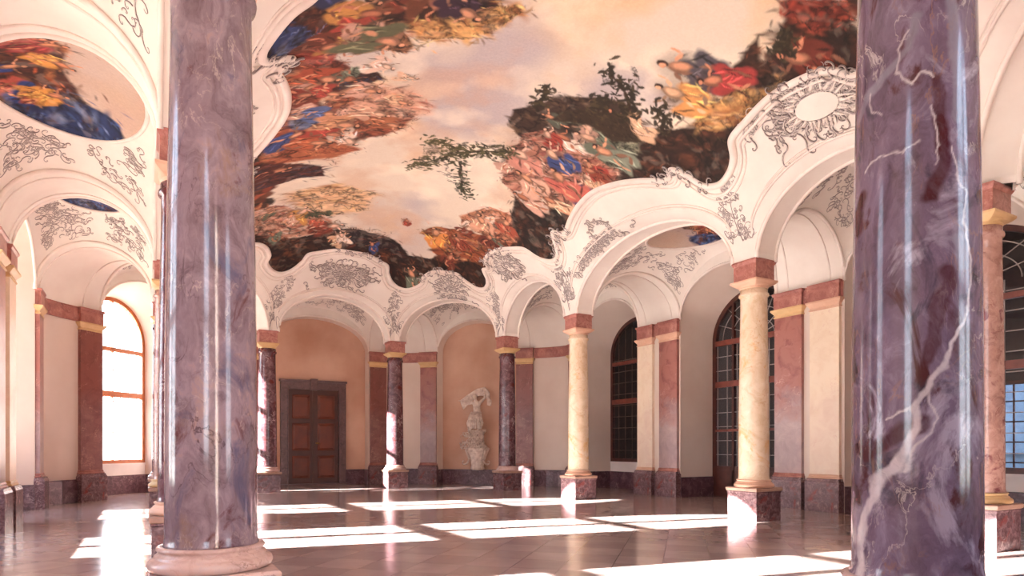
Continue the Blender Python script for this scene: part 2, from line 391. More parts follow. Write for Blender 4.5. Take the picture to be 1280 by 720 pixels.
def cartouche(w, h, rnd, n=26):
    out = []
    ring = lambda a, f=1: (w*f*math.cos(a)*(1+.12*math.sin(3*a)), h*f*math.sin(a)*(1+.1*math.cos(2*a)))
    for f in (.62,.74): out.append([ring(2*PI*k/40, f) for k in range(41)])
    for k in range(n):
        a = 2*PI*k/n+rnd.uniform(-.1,.1); x, y = ring(a, .8); out.append([(x,y), ring(a+.06,1.0), ring(a+.16,1.14+.12*rnd.random())])
        if k % 2 == 0: out.append(curl(*ring(a,.95), a+rnd.uniform(-.9,.9), max(w,h)*.75, rnd.choice((-1,1))))
    return out
def wreath(r, rnd, n=30):
    out = []
    for k in range(n):
        a = 2*PI*k/n; x, y = r*math.cos(a), r*.8*math.sin(a)
        out.append(curl(x, y, a+PI/2+rnd.uniform(-.5,1), r*.55, rnd.choice((-1,1))))
    return out
def field(w, h, n, rnd, size=.3):
    out = []
    for k in range(n):
        x, y = max(-w*1.3,min(w*1.3,rnd.gauss(0,w*.6))), max(-h*1.2,min(h*1.2,rnd.gauss(0,h*.5))); a = rnd.uniform(0,2*PI); hd = rnd.choice((-1,1)); s = size*rnd.uniform(.6,1.3)
        out.append(curl(x, y, a, s, hd)); out.append(curl(x, y, a+PI+.4, s*.8, hd))
        if rnd.random()<.6: out.append(curl(x+.05, y, a+1.2, s*.5, -hd))
    return out
def relief(lines, fn, name, r=.014, mat=None, parent=None, hi=True, z0=ZS):
    mb = MB(); mh = MB()
    for L in lines:
        P = [fn(*p) for p in L]
        if any(p is None for p in P): continue
        mb.tube(P, r, 5, taper=True)
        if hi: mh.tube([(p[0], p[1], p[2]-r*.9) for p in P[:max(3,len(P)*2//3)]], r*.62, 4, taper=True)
    o = None
    if parent is None: parent, off = CEIL, (0,0,-ZS)
    else: off = (0,0,0)
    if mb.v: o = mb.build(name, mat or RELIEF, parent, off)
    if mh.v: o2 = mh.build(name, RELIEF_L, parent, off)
    if name == 'leaf_spray':
        o['kind'] = 'stuff'
        if mh.v: o2['kind'] = 'stuff'
    return o
def inpoly(x, y, poly):
    c = False; n = len(poly)
    for i in range(n):
        x1,y1 = poly[i]; x2,y2 = poly[i-1]
        if (y1>y)!=(y2>y) and x < (x2-x1)*(y-y1)/(y2-y1)+x1: c = not c
    return c
BL = [tuple(p) for p in BORDER]
def main_fn(ax, ay, ang, lim=True):
    dx, dy = math.cos(ang), math.sin(ang); px, py = -dy, dx   # v runs inward (dx,dy), u sideways
    ds = np.linspace(0, 4, 401); zz = Fz(ax+dx*ds, ay+dy*ds); al = np.concatenate([[0], np.cumsum(np.hypot(np.diff(ds), np.diff(zz)))])
    def f(u, v):
        if v < 0: d = v*.5
        else: d = float(np.interp(v, al, ds))
        x, y = ax+dx*d-px*u, ay+dy*d-py*u
        return (x, y, float(Fz(x, y))-.008)
    return f
rn = random.Random(11)
def inward(i):
    a, b_ = unit(i-1), unit(i); m = np.array([-a[1]-b_[1], a[0]+b_[0]]); return math.atan2(m[1], m[0])
for i in range(12):
    ang = inward(i); p = IN[i]
    seen = i in (1,2,3,4,5,7,8,0)
    if not seen: continue
    f = main_fn(p[0], p[1], ang)
    sp = spray(1.55, .40, 58, rn, .40)
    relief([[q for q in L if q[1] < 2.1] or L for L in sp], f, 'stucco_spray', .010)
# cartouches and wreaths over the crowns of the arcade arches
CART_LABEL = {0: 'large white rocaille cartouche above the arch beside the right foreground column', 1: 'stucco wreath above the widest arch on the right side',
 2: 'stucco cartouche above the narrow arch between the two right-hand far columns', 3: 'stucco cartouche above the arch in front of the wall sculpture',
 4: 'big grey rocaille cartouche above the arch in front of the panelled door', 7: 'stucco scrollwork at the left edge of the fresco beside the left foreground column'}
CROWN = {0: (3.9,-5.2), 1: (4.15,1.0), 2: (4.0,5.1), 3: (3.35,7.75), 4: (0,8.75), 7: (-4.15,-.6)}
for i, (x, y) in CROWN.items():
    u = unit(i); ang = math.atan2(u[0], -u[1]); f = main_fn(x, y, ang)
    root = tag(empty('stucco_cartouche', (x,y,float(Fz(x,y)))), CART_LABEL[i], 'ornament', 'stucco cartouches around the fresco')
    g = lambda uu, vv, f=f, x=x, y=y, z=float(Fz(x,y)): (lambda p: (p[0]-x, p[1]-y, p[2]-z))(f(uu, vv))
    def g2(uu, vv, x=x, y=y, ang=ang, z=float(Fz(x,y))):
        px, py = x+math.cos(ang)*vv+math.sin(ang)*uu, y+math.sin(ang)*vv-math.cos(ang)*uu
        return (px-x, py-y, float(Fz(px,py))-.02-z)
    if i == 0:
        relief(cartouche(.56,.34,rn,44), g2, 'scroll', .02, parent=root); relief(flames(.56,.36,rn,30), g2, 'flame', .034, MOULD, parent=root, hi=False); relief(field(.95,.4,60,rn,.34), g2, 'leaf_spray', .015, parent=root)
        sh = MB().grid(np.array([[g2(.36*rr*math.cos(a), .2*rr*math.sin(a)) for a in np.linspace(0,2*PI,25)] for rr in np.linspace(0.01,1,6)])-np.array([0,0,.03])); sh.build('shield', PLASTER, root)
    elif i in (1, 7):
        relief(wreath(.34,rn,54), lambda a,b,g2=g2: g2(a-.1,b-.1), 'wreath', .011, parent=root)
        relief(field(1.2,.16,60,rn,.24), lambda a,b,g2=g2: g2(a+.5,b-.42 if False else b-.38), 'leaf_spray', .010, parent=root)
    else:
        W = .62 if i == 4 else .42
        relief(cartouche(W,.34,rn,36), g2, 'scroll', .018, parent=root); relief(flames(W,.32,rn,20), g2, 'flame', .03, MOULD, parent=root, hi=False); relief(field(W*1.3,.42,90 if i==4 else 50,rn,.26), g2, 'leaf_spray', .014, parent=root)
# fringe of stucco flames and scrolls along the fresco border
fr_ = []
for k in range(0, seg, 3):
    x, y = BORDER[k]
    if y < -6.5: continue
    d = min(math.hypot(x-c[0], y-c[1]) for c in [(3.5,-5.2),(3.4,5.2),(2.75,7.4),(.2,7.9),(-3.5,5),(3.66,2.2),(3.66,-2.2),(-3.66,-2.2),(-3.66,2.2)])
    if d < .75:
        for q in range(2):
            fr_.append([(x+a, y+b_) for a, b_ in curl(rn.uniform(-.08,.08), rn.uniform(-.08,.08), rn.uniform(0,2*PI), .24, rn.choice((-1,1)))])
relief(fr_, lambda x, y: (x, y, float(Fz(x,y))-.07), 'border_flames', .018)
# fine scrollwork all over the ambulatory vaults, leaving the painted ovals free
OVAL = {7: (.0,.5,.70,.45), 8: (0,.5,.5,.3), 6: (0,.5,.5,.3), 1: (0,.5,.62,.38), 0: (0,.5,.45,.27), 4: (0,.5,.22,.16), 3: (0,.45,.4,.2), 2: (0,.5,.3,.2)}
def bay_fn(i):
    def f(u, v):
        if not (-.97 < u < .97 and .03 < v < .97): return None
        p = bayP(i, u, v); return (p[0], p[1], p[2]-.008)
    return f
for i in (0,1,2,3,4,5,6,7,8):
    ov = OVAL.get(i); Lx = HALF[i]; Ld = 2.4; lines = []
    for k in range(480 if i in (1,6,7,8) else 330):
        t = rn.uniform(-.93,.93); d = rn.uniform(.06,.94)
        if ov and ((t-ov[0])/(ov[2]*1.12))**2+((d-ov[1])/(ov[3]*1.2))**2 < 1: continue
        if abs(t) > .55 and abs(d-.5) < .12 and rn.random()<.6: continue
        a = rn.uniform(0,2*PI); hd = rn.choice((-1,1)); s = rn.uniform(.14,.32)
        for q in (curl(0,0,a,s,hd), curl(0,0,a+PI+.5,s*.8,hd), curl(.03,.03,a+1.4,s*.5,-hd)):
            lines.append([(t+x/Lx, d+y/Ld) for x, y in q])
    relief(lines, bay_fn(i), 'stucco_scrollwork', .0085)

# ------------------------------------------------------------------ painting
PRS = np.random.RandomState(5)
def fbm(X, Y, freq, octv=5, seed=0, pers=.5):
    out = np.zeros(X.shape); amp = 1; tot = 0
    for o in range(octv):
        G = np.random.RandomState(seed*31+o).rand(64, 64); f = freq*2**o
        u, v = X*f+7.3*o+100, Y*f+3.1*o+100; iu, iv = np.floor(u).astype(int), np.floor(v).astype(int); a, b = u-iu, v-iv
        a = a*a*(3-2*a); b = b*b*(3-2*b)
        g = lambda p, q: G[p % 64, q % 64]
        out += amp*((g(iu,iv)*(1-a)+g(iu+1,iv)*a)*(1-b)+(g(iu,iv+1)*(1-a)+g(iu+1,iv+1)*a)*b); tot += amp; amp *= pers
    return out/tot
class Canvas:
    def __init__(s, X, Y, warp=.07, seed=1):
        s.X, s.Y = X, Y
        s.WX = X+warp*(fbm(X,Y,2.2,5,seed)-.5)*2; s.WY = Y+warp*(fbm(X,Y,2.2,5,seed+1)-.5)*2
        s.TEX = fbm(X,Y,6,4,seed+2,.6)
        s.C = np.ones(X.shape+(3,)); s.x0, s.y0 = X[0,0], Y[0,0]; s.dx = X[0,1]-X[0,0]; s.dy = Y[1,0]-Y[0,0]
        s.ny, s.nx = X.shape
    def win(s, x0, x1, y0, y1, pad=.12):
        xa, xb = sorted(((x0-pad-s.x0)/s.dx, (x1+pad-s.x0)/s.dx)); ya, yb = sorted(((y0-pad-s.y0)/s.dy, (y1+pad-s.y0)/s.dy))
        return slice(max(0,int(ya)), max(0,min(s.ny,int(yb)+2))), slice(max(0,int(xa)), max(0,min(s.nx,int(xb)+2)))
    def put(s, w, m, col, var=.25):
        if m.size == 0: return
        c = np.array([S2L(v) for v in col])[None,None]*(1+var*2*(s.TEX[w]-.5))[...,None]
        s.C[w] = s.C[w]*(1-m[...,None])+c*m[...,None]
    def ell(s, cx, cy, a, b, ang, col, soft=.25, alpha=1, var=.25):
        R_ = max(a,b); w = s.win(cx-R_,cx+R_,cy-R_,cy+R_)
        x, y = s.WX[w]-cx, s.WY[w]-cy
        if x.size == 0: return
        c, q = math.cos(ang), math.sin(ang)
        d = np.sqrt(((x*c+y*q)/a)**2+((-x*q+y*c)/b)**2)
        s.put(w, np.clip((1-d)/soft,0,1)*alpha, col, var)
    def poly(s, P, col, soft=.05, alpha=1, var=.25):
        P = np.array(P); w = s.win(P[:,0].min(),P[:,0].max(),P[:,1].min(),P[:,1].max(), .2)
        x, y = s.WX[w], s.WY[w]
        if x.size == 0: return
        ins = np.zeros(x.shape, bool); dm = np.full(x.shape, 9.)
        for k in range(len(P)):
            x1,y1 = P[k]; x2,y2 = P[k-1]
            if y1 != y2: ins ^= ((y1>y)!=(y2>y)) & (x < (x2-x1)*(y-y1)/(y2-y1)+x1)
            L2 = (x2-x1)**2+(y2-y1)**2+1e-9; t = np.clip(((x-x1)*(x2-x1)+(y-y1)*(y2-y1))/L2,0,1)
            dm = np.minimum(dm, np.hypot(x-x1-t*(x2-x1), y-y1-t*(y2-y1)))
        sd = np.where(ins, dm, -dm); s.put(w, np.clip(sd/soft+.5,0,1)*alpha, col, var)
    def mass(s, P, pal, n, ang, size=(.22,.06), base=None, seed=0, soft=.06, alpha=1):
        r = random.Random(seed); P_ = [tuple(p) for p in P]
        s.poly(P_, base or pal[0], soft, alpha)
        xs = [p[0] for p in P_]; ys = [p[1] for p in P_]; k = 0; tries = 0
        while k < n and tries < n*8:
            tries += 1; x, y = r.uniform(min(xs),max(xs)), r.uniform(min(ys),max(ys))
            if not inpoly(x, y, P_): continue
            k += 1; f = r.uniform(.5,1.3)
            s.ell(x, y, size[0]*f, size[1]*f*r.uniform(.7,1.5), ang+r.gauss(0,.45), r.choice(pal), .9, alpha*r.uniform(.5,.95))
            for q in range(3):
                c_ = r.choice(pal); g_ = r.choice((.6,.8,1.25)); c_ = tuple(min(255,v*g_) for v in c_)
                s.ell(x+r.gauss(0,size[0]*.6), y+r.gauss(0,size[0]*.6), size[0]*f*.42, size[1]*f*.38, ang+r.gauss(0,.7), c_, .9, alpha*r.uniform(.5,.9))
    def creases(s, P, seed=0, amt=.6):
        P = np.array(P); w = s.win(P[:,0].min(),P[:,0].max(),P[:,1].min(),P[:,1].max(), .1)
        x, y = s.WX[w], s.WY[w]
        if x.size == 0: return
        ins = np.zeros(x.shape, bool)
        for k in range(len(P)):
            x1,y1 = P[k]; x2,y2 = P[k-1]
            if y1 != y2: ins ^= ((y1>y)!=(y2>y)) & (x < (x2-x1)*(y-y1)/(y2-y1)+x1)
        qx = x+.22*fbm(x,y,2.6,3,seed+5); qy = y+.22*fbm(x,y,2.6,3,seed+6)
        rg = 1-np.abs(2*fbm(qx,qy,3.4,4,seed,.55)-1)*5; rg = np.clip(rg,0,1)**1.5
        hl = np.clip((fbm(qx+3,qy,5,3,seed+9)-.56)*6,0,1)
        m = ins.astype(float)
        s.C[w] *= (1-amt*rg*m)[...,None]; s.C[w] += (hl*m*.10)[...,None]*np.array([1,.85,.7])
    def figure(s, x, y, up, sc, flesh, drape, hair=(70,44,30), seed=0, lay=0.0):
        # a generic draped reclining figure seen from below; up = direction of the head
        r = random.Random(seed); c, q = math.cos(up), math.sin(up); P = lambda a, b: (x+sc*(a*c-b*q), y+sc*(a*q+b*c))
        dk = tuple(int(v*.45) for v in drape); lt = tuple(min(255,int(v*1.35+20)) for v in drape); fd = tuple(int(v*.68) for v in flesh)
        s.ell(*P(-.05,0), sc*.62, sc*.36, up, tuple(int(v*.5) for v in drape), .7, .55)
        for k in range(6):   # skirts and cloak
            px, py = P(r.uniform(-.42,-.05), r.uniform(-.28,.28)); s.ell(px, py, sc*.34, sc*.15, up+r.uniform(-.8,.8), drape, .3)
        for k in range(9):
            px, py = P(r.uniform(-.5,0), r.uniform(-.3,.3)); s.ell(px, py, sc*.2, sc*.028, up+r.uniform(-.7,.7), r.choice((dk,dk,lt)), .6, .85)
        px, py = P(.12, .0); s.ell(px, py, sc*.21, sc*.125, up+lay, fd, .2); px, py = P(.13, .02); s.ell(px, py, sc*.17, sc*.09, up+lay, flesh, .5)
        def limb(a0, b0, a1, a2, l, wd, col):
            x0, y0 = P(a0, b0)
            for q_, (an, ln, ww) in enumerate(((up+a1, l, wd), (up+a2, l*.95, wd*.75))):
                x1, y1 = x0+sc*ln*math.cos(an), y0+sc*ln*math.sin(an)
                s.ell((x0+x1)/2, (y0+y1)/2, sc*(ln*.58), sc*ww, an, col, .4); x0, y0 = x1, y1
        for sg in (-1, 1):
            t1 = sg*r.uniform(.9,2.3); limb(.2, sg*.1, t1, t1-sg*r.uniform(.3,1.6), .17, .038, fd if sg < 0 else flesh)
            t1 = PI-sg*r.uniform(.1,.7); limb(-.12, sg*.08, t1, t1+sg*r.uniform(.4,1.5), .24, .052, flesh if sg < 0 else fd)
        for k in range(3):
            px, py = P(r.uniform(-.3,-.08), r.uniform(-.15,.15)); s.ell(px, py, sc*.17, sc*.06, up+r.uniform(-1,1), drape, .5)
            s.ell(px+.02*sc, py, sc*.14, sc*.016, up+r.uniform(-1,1), r.choice((dk,lt)), .7, .9)
        px, py = P(.37, .02); s.ell(px, py, sc*.085, sc*.075, up, hair, .3); px, py = P(.365, -.012); s.ell(px, py, sc*.055, sc*.05, up, flesh, .35)
    def tree(s, pts, n, r0, seed=0, col=((52,44,30),(84,70,44),(60,52,34))):
        r = random.Random(seed)
        for (x1,y1),(x2,y2) in zip(pts, pts[1:]):
            s.ell((x1+x2)/2,(y1+y2)/2, math.hypot(x2-x1,y2-y1)/2+.05, .045, math.atan2(y2-y1,x2-x1), (66,46,30), .3)
        for k in range(n):
            j = r.randrange(1,len(pts)); t = r.random(); x = pts[j-1][0]*(1-t)+pts[j][0]*t+r.gauss(0,r0); y = pts[j-1][1]*(1-t)+pts[j][1]*t+r.gauss(0,r0)
            s.ell(x, y, r.uniform(.05,.12), r.uniform(.02,.045), r.uniform(0,PI), r.choice(col), .4, .95)
    def write(s, me, idx=None):
        a = me.color_attributes.new('paint', 'FLOAT_COLOR', 'POINT')
        c = np.clip(s.C.reshape(-1,3),0,1)
        if idx is not None: c = c[idx]
        a.data.foreach_set('color', np.column_stack([c, np.ones(len(c))]).astype(np.float32).ravel())
MASS={
'groundL':[(-2.79,8.01),(-3.1,5.78),(-2.62,6.71),(-1.98,7.34),(-1.12,7.17),(-0.31,6.72),(0.62,6.79),(1.24,6.96),(1.65,7.37),(2.42,6.93),(2.89,6.46),(3.55,6.1),(4.0,6.15),(3.91,7.1),(1.93,8.87),(-1.92,8.96)],
'bridge':[(-0.66,7.16),(-0.07,6.73),(0.62,6.79),(1.21,7.1),(1.55,7.61),(0.92,7.54),(0.27,7.47),(-0.42,7.64)],
'rustC':[(1.55,6.1),(1.77,5.41),(2.15,5.13),(2.78,4.58),(3.39,3.8),(3.65,4.83),(3.35,6.26),(2.8,6.88),(2.18,6.68),(2.1,6.17)],
'figsC':[(1.98,4.23),(2.18,2.95),(2.79,2.76),(3.27,2.55),(3.51,3.36),(3.29,4.32),(2.74,4.51),(2.37,4.78)],
'darkC':[(2.33,1.87),(2.97,2.06),(3.29,1.27),(3.36,0.22),(3.68,0.43),(3.8,1.49),(4.21,2.43),(4.17,3.37),(3.51,3.36),(3.1,3.3)],
'rockC':[(0.82,-0.56),(0.66,-0.96),(0.87,-1.35),(1.15,-1.9),(1.58,-2.31),(2.22,-2.66),(2.71,-2.31),(2.66,-1.66),(2.53,-1.04),(2.18,-0.37),(1.62,-0.14),(1.29,-0.21)],
'figsD':[(1.88,1.64),(1.37,0.55),(1.28,-0.38),(1.61,-0.92),(2.28,-1.1),(2.84,-1.3),(3.34,-1.04),(3.51,-0.33),(3.46,0.83),(3.14,1.75),(2.6,2.02)],
'greenD':[(1.83,-1.51),(1.92,-1.97),(2.49,-2.35),(3.06,-1.91),(3.35,-1.2),(3.09,-0.92),(2.65,-1.01),(2.22,-1.04)],
'rimR':[(3.44,-0.7),(3.13,-1.59),(2.78,-2.24),(2.81,-2.65),(3.1,-2.97),(3.26,-3.41),(3.37,-3.87),(3.54,-3.98),(4.09,-3.61),(4.16,-3.07),(4.11,-2.4),(3.93,-1.67),(3.68,-0.95)],
'rimR2':[(3.81,4.55),(2.91,2.16),(3.38,0.72),(3.51,-0.33),(3.13,-1.59),(4.03,-1.69),(3.69,-0.11),(4.14,1.78),(4.37,2.87),(4.11,4.58)],
'slope':[(3.17,-3.27),(3.01,-4.01),(3.02,-4.59),(3.09,-4.99),(3.32,-4.97),(3.45,-4.39),(3.46,-3.87),(3.36,-3.42)],
'darkR':[(2.95,-4.57),(2.88,-5.08),(2.89,-5.43),(2.61,-5.51),(2.36,-5.89),(2.72,-6.51),(3.75,-5.86),(3.42,-5.25),(3.41,-4.74)],
'redR':[(2.26,-5.81),(2.72,-6.51),(2.99,-6.34),(2.96,-5.85),(2.62,-5.83)],
'figR':[(1.95,-4.0),(1.96,-4.28),(2.11,-4.37),(2.46,-4.34),(2.65,-4.58),(2.95,-4.8),(3.02,-4.59),(2.96,-4.14),(3.03,-3.81),(2.65,-3.78),(2.28,-3.81)],
'figR2':[(2.13,-3.55),(2.13,-3.82),(2.46,-3.85),(2.81,-3.8),(3.1,-3.57),(3.11,-3.17),(2.9,-2.98),(2.53,-3.2)],
'treeR':[(1.25,-2.93),(1.31,-3.42),(1.74,-3.39),(2.0,-3.13),(2.06,-2.84),(1.84,-2.67),(1.6,-2.62)],
'trunkR':[(1.85,-2.79),(2.03,-2.8),(2.3,-2.61),(2.47,-2.32),(2.36,-2.22),(2.24,-2.5),(1.99,-2.64)],
'branchC':[(0.01,2.55),(-0.29,0.99),(0.23,1.11),(0.56,0.6),(0.9,0.13),(1.39,0.31),(1.51,1.07),(1.06,1.19),(1.05,2.02),(1.63,2.77),(1.51,3.22),(0.75,2.45),(0.25,2.3)],
'darkTL':[(-4.17,-3.81),(-1.15,-3.65),(-0.89,-3.31),(-1.04,-2.93),(-1.56,-2.91),(-2.11,-2.67),(-2.4,-2.45),(-2.91,-2.72),(-3.15,-2.97),(-3.65,-3.3)],
'goldTL':[(-2.23,-2.66),(-1.58,-2.94),(-1.07,-3.26),(-0.73,-3.62),(-0.53,-3.41),(-0.74,-2.9),(-1.09,-2.47),(-1.74,-2.39)],
'maroonTL':[(-3.81,-3.6),(-3.08,-3.14),(-2.84,-2.7),(-2.97,-2.31),(-3.28,-2.13),(-3.7,-2.58),(-4.01,-3.14),(-3.98,-3.48)],
'blueTL':[(-4.11,-3.15),(-4.02,-3.32),(-3.69,-3.01),(-3.54,-2.56),(-3.77,-2.47),(-3.9,-2.17),(-4.07,-2.74)],
'redTL':[(-3.64,-2.67),(-3.41,-2.7),(-3.0,-2.2),(-2.93,-1.71),(-3.23,-1.66),(-3.62,-2.24)],
'rustTL':[(-3.79,-1.86),(-3.42,-2.01),(-2.95,-1.79),(-2.43,-1.28),(-2.12,-1.18),(-2.22,-0.83),(-2.71,-0.57),(-3.07,-0.34),(-3.39,-0.32),(-3.67,-0.8)],
'torsoTL':[(-3.12,-2.68),(-2.78,-2.86),(-2.22,-2.63),(-1.82,-2.25),(-1.84,-1.96),(-2.25,-1.98),(-2.6,-1.88),(-2.94,-2.19)],
'rustL':[(-3.77,1.21),(-3.68,0.33),(-3.36,-0.15),(-2.81,-0.14),(-2.52,-0.63),(-2.01,-0.83),(-1.31,-0.54),(-0.9,-0.11),(-1.0,0.74),(-1.34,1.27),(-2.06,1.71),(-2.65,1.98),(-3.27,2.04)],
'blueL':[(-3.33,0.02),(-3.02,-0.12),(-2.59,0.21),(-2.38,0.74),(-2.72,0.93),(-3.14,0.67)],
'darkL':[(-3.45,3.59),(-3.62,1.96),(-3.08,2.25),(-2.15,2.75),(-1.9,3.42),(-2.52,3.45),(-3.01,3.7)],
'darkL2':[(-3.92,0.05),(-3.66,-0.37),(-3.45,-0.49),(-3.39,0.3),(-3.61,0.84),(-3.53,1.86),(-3.67,1.92)],
'figsL':[(-2.96,6.79),(-3.11,5.4),(-2.66,5.28),(-2.04,5.92),(-1.42,5.9),(-0.73,6.89),(-1.34,7.22),(-2.21,7.28)],
'orangeL':[(-2.51,4.46),(-1.48,3.96),(-0.35,4.37),(-0.18,5.61),(-1.14,6.16),(-2.08,5.71)],
}

def mesh_np(name, verts, quads, mat, parent=None, loc=(0,0,0)):
    me = bpy.data.meshes.new(name); nv, nq = len(verts), len(quads)
    me.vertices.add(nv); me.vertices.foreach_set('co', np.asarray(verts, np.float32).ravel())
    me.loops.add(nq*4); me.loops.foreach_set('vertex_index', np.asarray(quads, np.int32).ravel())
    me.polygons.add(nq); me.polygons.foreach_set('loop_start', np.arange(0, nq*4, 4, dtype=np.int32))
    me.polygons.foreach_set('use_smooth', np.ones(nq, bool)); me.update(calc_edges=True); me.materials.append(mat)
    o = bpy.data.objects.new(name, me); COLL.objects.link(o); o.location = loc
    if parent: o.parent = parent
    return o
def sky(cv, seed=0):
    X, Y = cv.X, cv.Y; a, b, c = fbm(X,Y,.35,5,seed+40), fbm(X,Y,.5,5,seed+50), fbm(X,Y,.42,4,seed+60)
    col = lambda *v: np.array([S2L(k) for k in v])
    cv.C[:] = col(228,214,196)
    for n_, lo, hi, cc, al in ((a,.5,.68,col(206,190,184),.8),(b,.52,.66,col(232,198,150),.7),(c,.52,.7,col(186,176,184),.75),(fbm(X,Y,1.1,5,seed+70),.5,.75,col(250,236,214),.6),(fbm(X,Y,.9,5,seed+80),.56,.72,col(214,166,128),.4)):
        m = (np.clip((n_-lo)/(hi-lo),0,1)*al)[...,None]; cv.C[:] = cv.C*(1-m)+cc*m
gx = np.arange(-4.3, 4.301, .02); gy = np.arange(-8.9, 9.0, .02)
GX, GY = np.meshgrid(gx, gy)
cv = Canvas(GX, GY, .10); sky(cv)
BR_ = [(44,26,20),(66,38,26),(92,52,30),(120,70,38),(56,34,26)]; RUST = [(150,70,36),(182,96,56),(110,46,28),(206,138,88),(84,36,24)]
FL = (226,166,128); FL2 = (214,146,110); GRN = [(92,104,88),(130,138,116),(70,78,66),(168,166,140)]; BLU = [(44,66,112),(70,98,150),(30,40,76),(120,136,170)]; PNK = [(206,140,118),(226,180,156),(150,76,62),(236,210,192),(110,56,46),(74,44,36),(180,104,84)]
OCH = [(212,160,92),(232,186,116),(186,122,62),(150,92,48)]
def rim(pts, width, seed=0, pal=BR_):   # painted earth rim following the border
    r = random.Random(seed)
    for (x,y) in pts:
        cx, cy = 0, max(-4.5,min(4.5,y)); L = math.hypot(x-cx,y-cy)
        for k in range(3):
            f = r.uniform(-.15, width); cv.ell(x+(cx-x)/L*f, y+(cy-y)/L*f, r.uniform(.2,.42), r.uniform(.12,.24), math.atan2(cy-y,cx-x)+PI/2+r.gauss(0,.3), r.choice(pal), .4, .95)
rim([tuple(p) for p in BORDER[::2] if not (p[1] < -2.2 and p[0] < 0) and not (abs(p[1])<2.2 and p[0]<0)], .5, 1)
rim([tuple(p) for p in BORDER[::2] if p[1] < -5.7], .8, 2)
rim([tuple(p) for p in BORDER[::2] if p[0] < 0], .55, 8, BR_+RUST)
M = MASS
cv.mass(M['groundL'], BR_+[(130,74,40)], 260, .3, (.3,.08), (54,32,26), 3)
cv.mass(M['bridge'], [(60,44,52),(48,34,42),(84,60,60),(120,60,30)], 50, -.5, (.3,.06), (56,40,46), 4)
for k in range(26): cv.ell(-1.6+k*.085, 6.75+.15*math.sin(k*.12+1.5), .022, .05, .2, (206,182,160), .4)
cv.mass(M['rustC'], RUST+OCH, 90, -.6, (.2,.05), (160,86,44), 5)
cv.mass(M['figsC'], PNK+RUST, 70, -1.1, (.2,.05), (206,140,104), 6)
cv.mass(M['rimR2'], BR_, 160, 1.4, (.3,.08), (50,30,24), 7); cv.mass(M['darkC'], BR_+[(110,60,34)], 90, 1.5, (.3,.07), (48,28,22), 8)
cv.mass(M['rockC'], [(70,52,42),(96,74,56),(54,38,34),(120,96,72)], 120, .2, (.2,.06), (78,58,48), 9)
cv.mass(M['figsD'], PNK+[(100,70,50)], 150, -.9, (.24,.05), (196,136,112), 10)
cv.mass(M['rimR'], BR_, 140, -1.2, (.3,.08), (54,34,26), 11)
cv.mass(M['greenD'], GRN, 70, -.5, (.22,.05), (116,120,100), 12)
cv.mass(M['darkR'], BR_, 120, -1.0, (.3,.09), (50,28,20), 13); cv.mass(M['redR'], [(150,56,30),(182,84,44),(110,40,24)], 40, -1, (.22,.07), (150,62,34), 14)
cv.mass(M['slope'], OCH+[(120,96,60)], 60, -1.2, (.25,.05), (176,134,78), 15)
cv.mass([(2.5,-5.2),(2.9,-4.9),(3.3,-5.0),(3.2,-4.6),(2.9,-4.3),(2.7,-4.6)], BR_, 20, -1.2, (.15,.06), (70,48,36), 60)
cv.mass(M['darkTL'], BR_+[(90,34,28)], 170, .3, (.3,.07), (60,34,28), 16); cv.mass(M['goldTL'], OCH, 50, .5, (.3,.08), (222,176,108), 17, .12)
cv.mass(M['maroonTL'], [(90,44,32),(60,30,26),(130,70,44)], 60, .9, (.25,.06), (84,42,32), 18)
cv.mass(M['rustTL'], RUST, 120, .4, (.25,.05), (130,58,34), 19); cv.mass(M['torsoTL'], [(206,144,100),(150,110,76),(120,110,84),(96,56,36)], 70, .2, (.22,.05), (176,124,84), 20)
cv.mass(M['redTL'], [(170,62,44),(130,42,34),(190,90,66)], 30, .9, (.2,.05), (160,58,44), 21); cv.mass(M['blueTL'], BLU, 30, 1.2, (.2,.05), (40,64,116), 22)
cv.mass([(-3.2,-1.0),(-2.2,-1.3),(-1.9,-1.1),(-2.3,-.85),(-3.0,-.6)], [(60,34,26),(36,60,100),(90,44,28)], 40, .5, (.22,.05), (70,36,26), 59)
cv.mass(M['rustL'], RUST+[(214,160,124),(180,110,84)], 230, .35, (.28,.05), (168,92,58), 23, .1)
cv.mass([(-1.9,-.9),(-1.3,-.8),(-.75,-.4),(-.6,.0),(-1.1,.3),(-1.7,.1),(-2.1,-.3)], PNK, 60, .2, (.2,.05), (222,176,148), 24, .2, .8)
cv.mass(M['blueL'], BLU+[(190,180,180)], 50, .6, (.2,.05), (96,112,150), 25); cv.mass(M['darkL2'], BR_+RUST[:1], 60, 1.2, (.2,.06), (70,36,28), 26)
cv.mass([(-3.5,1.9),(-3.3,1.4),(-2.5,1.75),(-1.9,1.5),(-1.5,1.9),(-2.0,2.4),(-3.0,2.3)], RUST, 70, .3, (.25,.045), (186,110,66), 61, .1)
cv.mass(M['darkL'], [(96,34,28),(60,28,30),(50,60,90),(130,60,40)], 80, .15, (.3,.05), (84,36,30), 27)
cv.mass(M['orangeL'], OCH+[(240,206,160)], 60, .1, (.35,.1), (232,186,132), 28, .25, .7)
cv.mass(M['figsL'], PNK+[(90,84,66),(210,190,170)], 130, .2, (.22,.05), (190,140,114), 29)
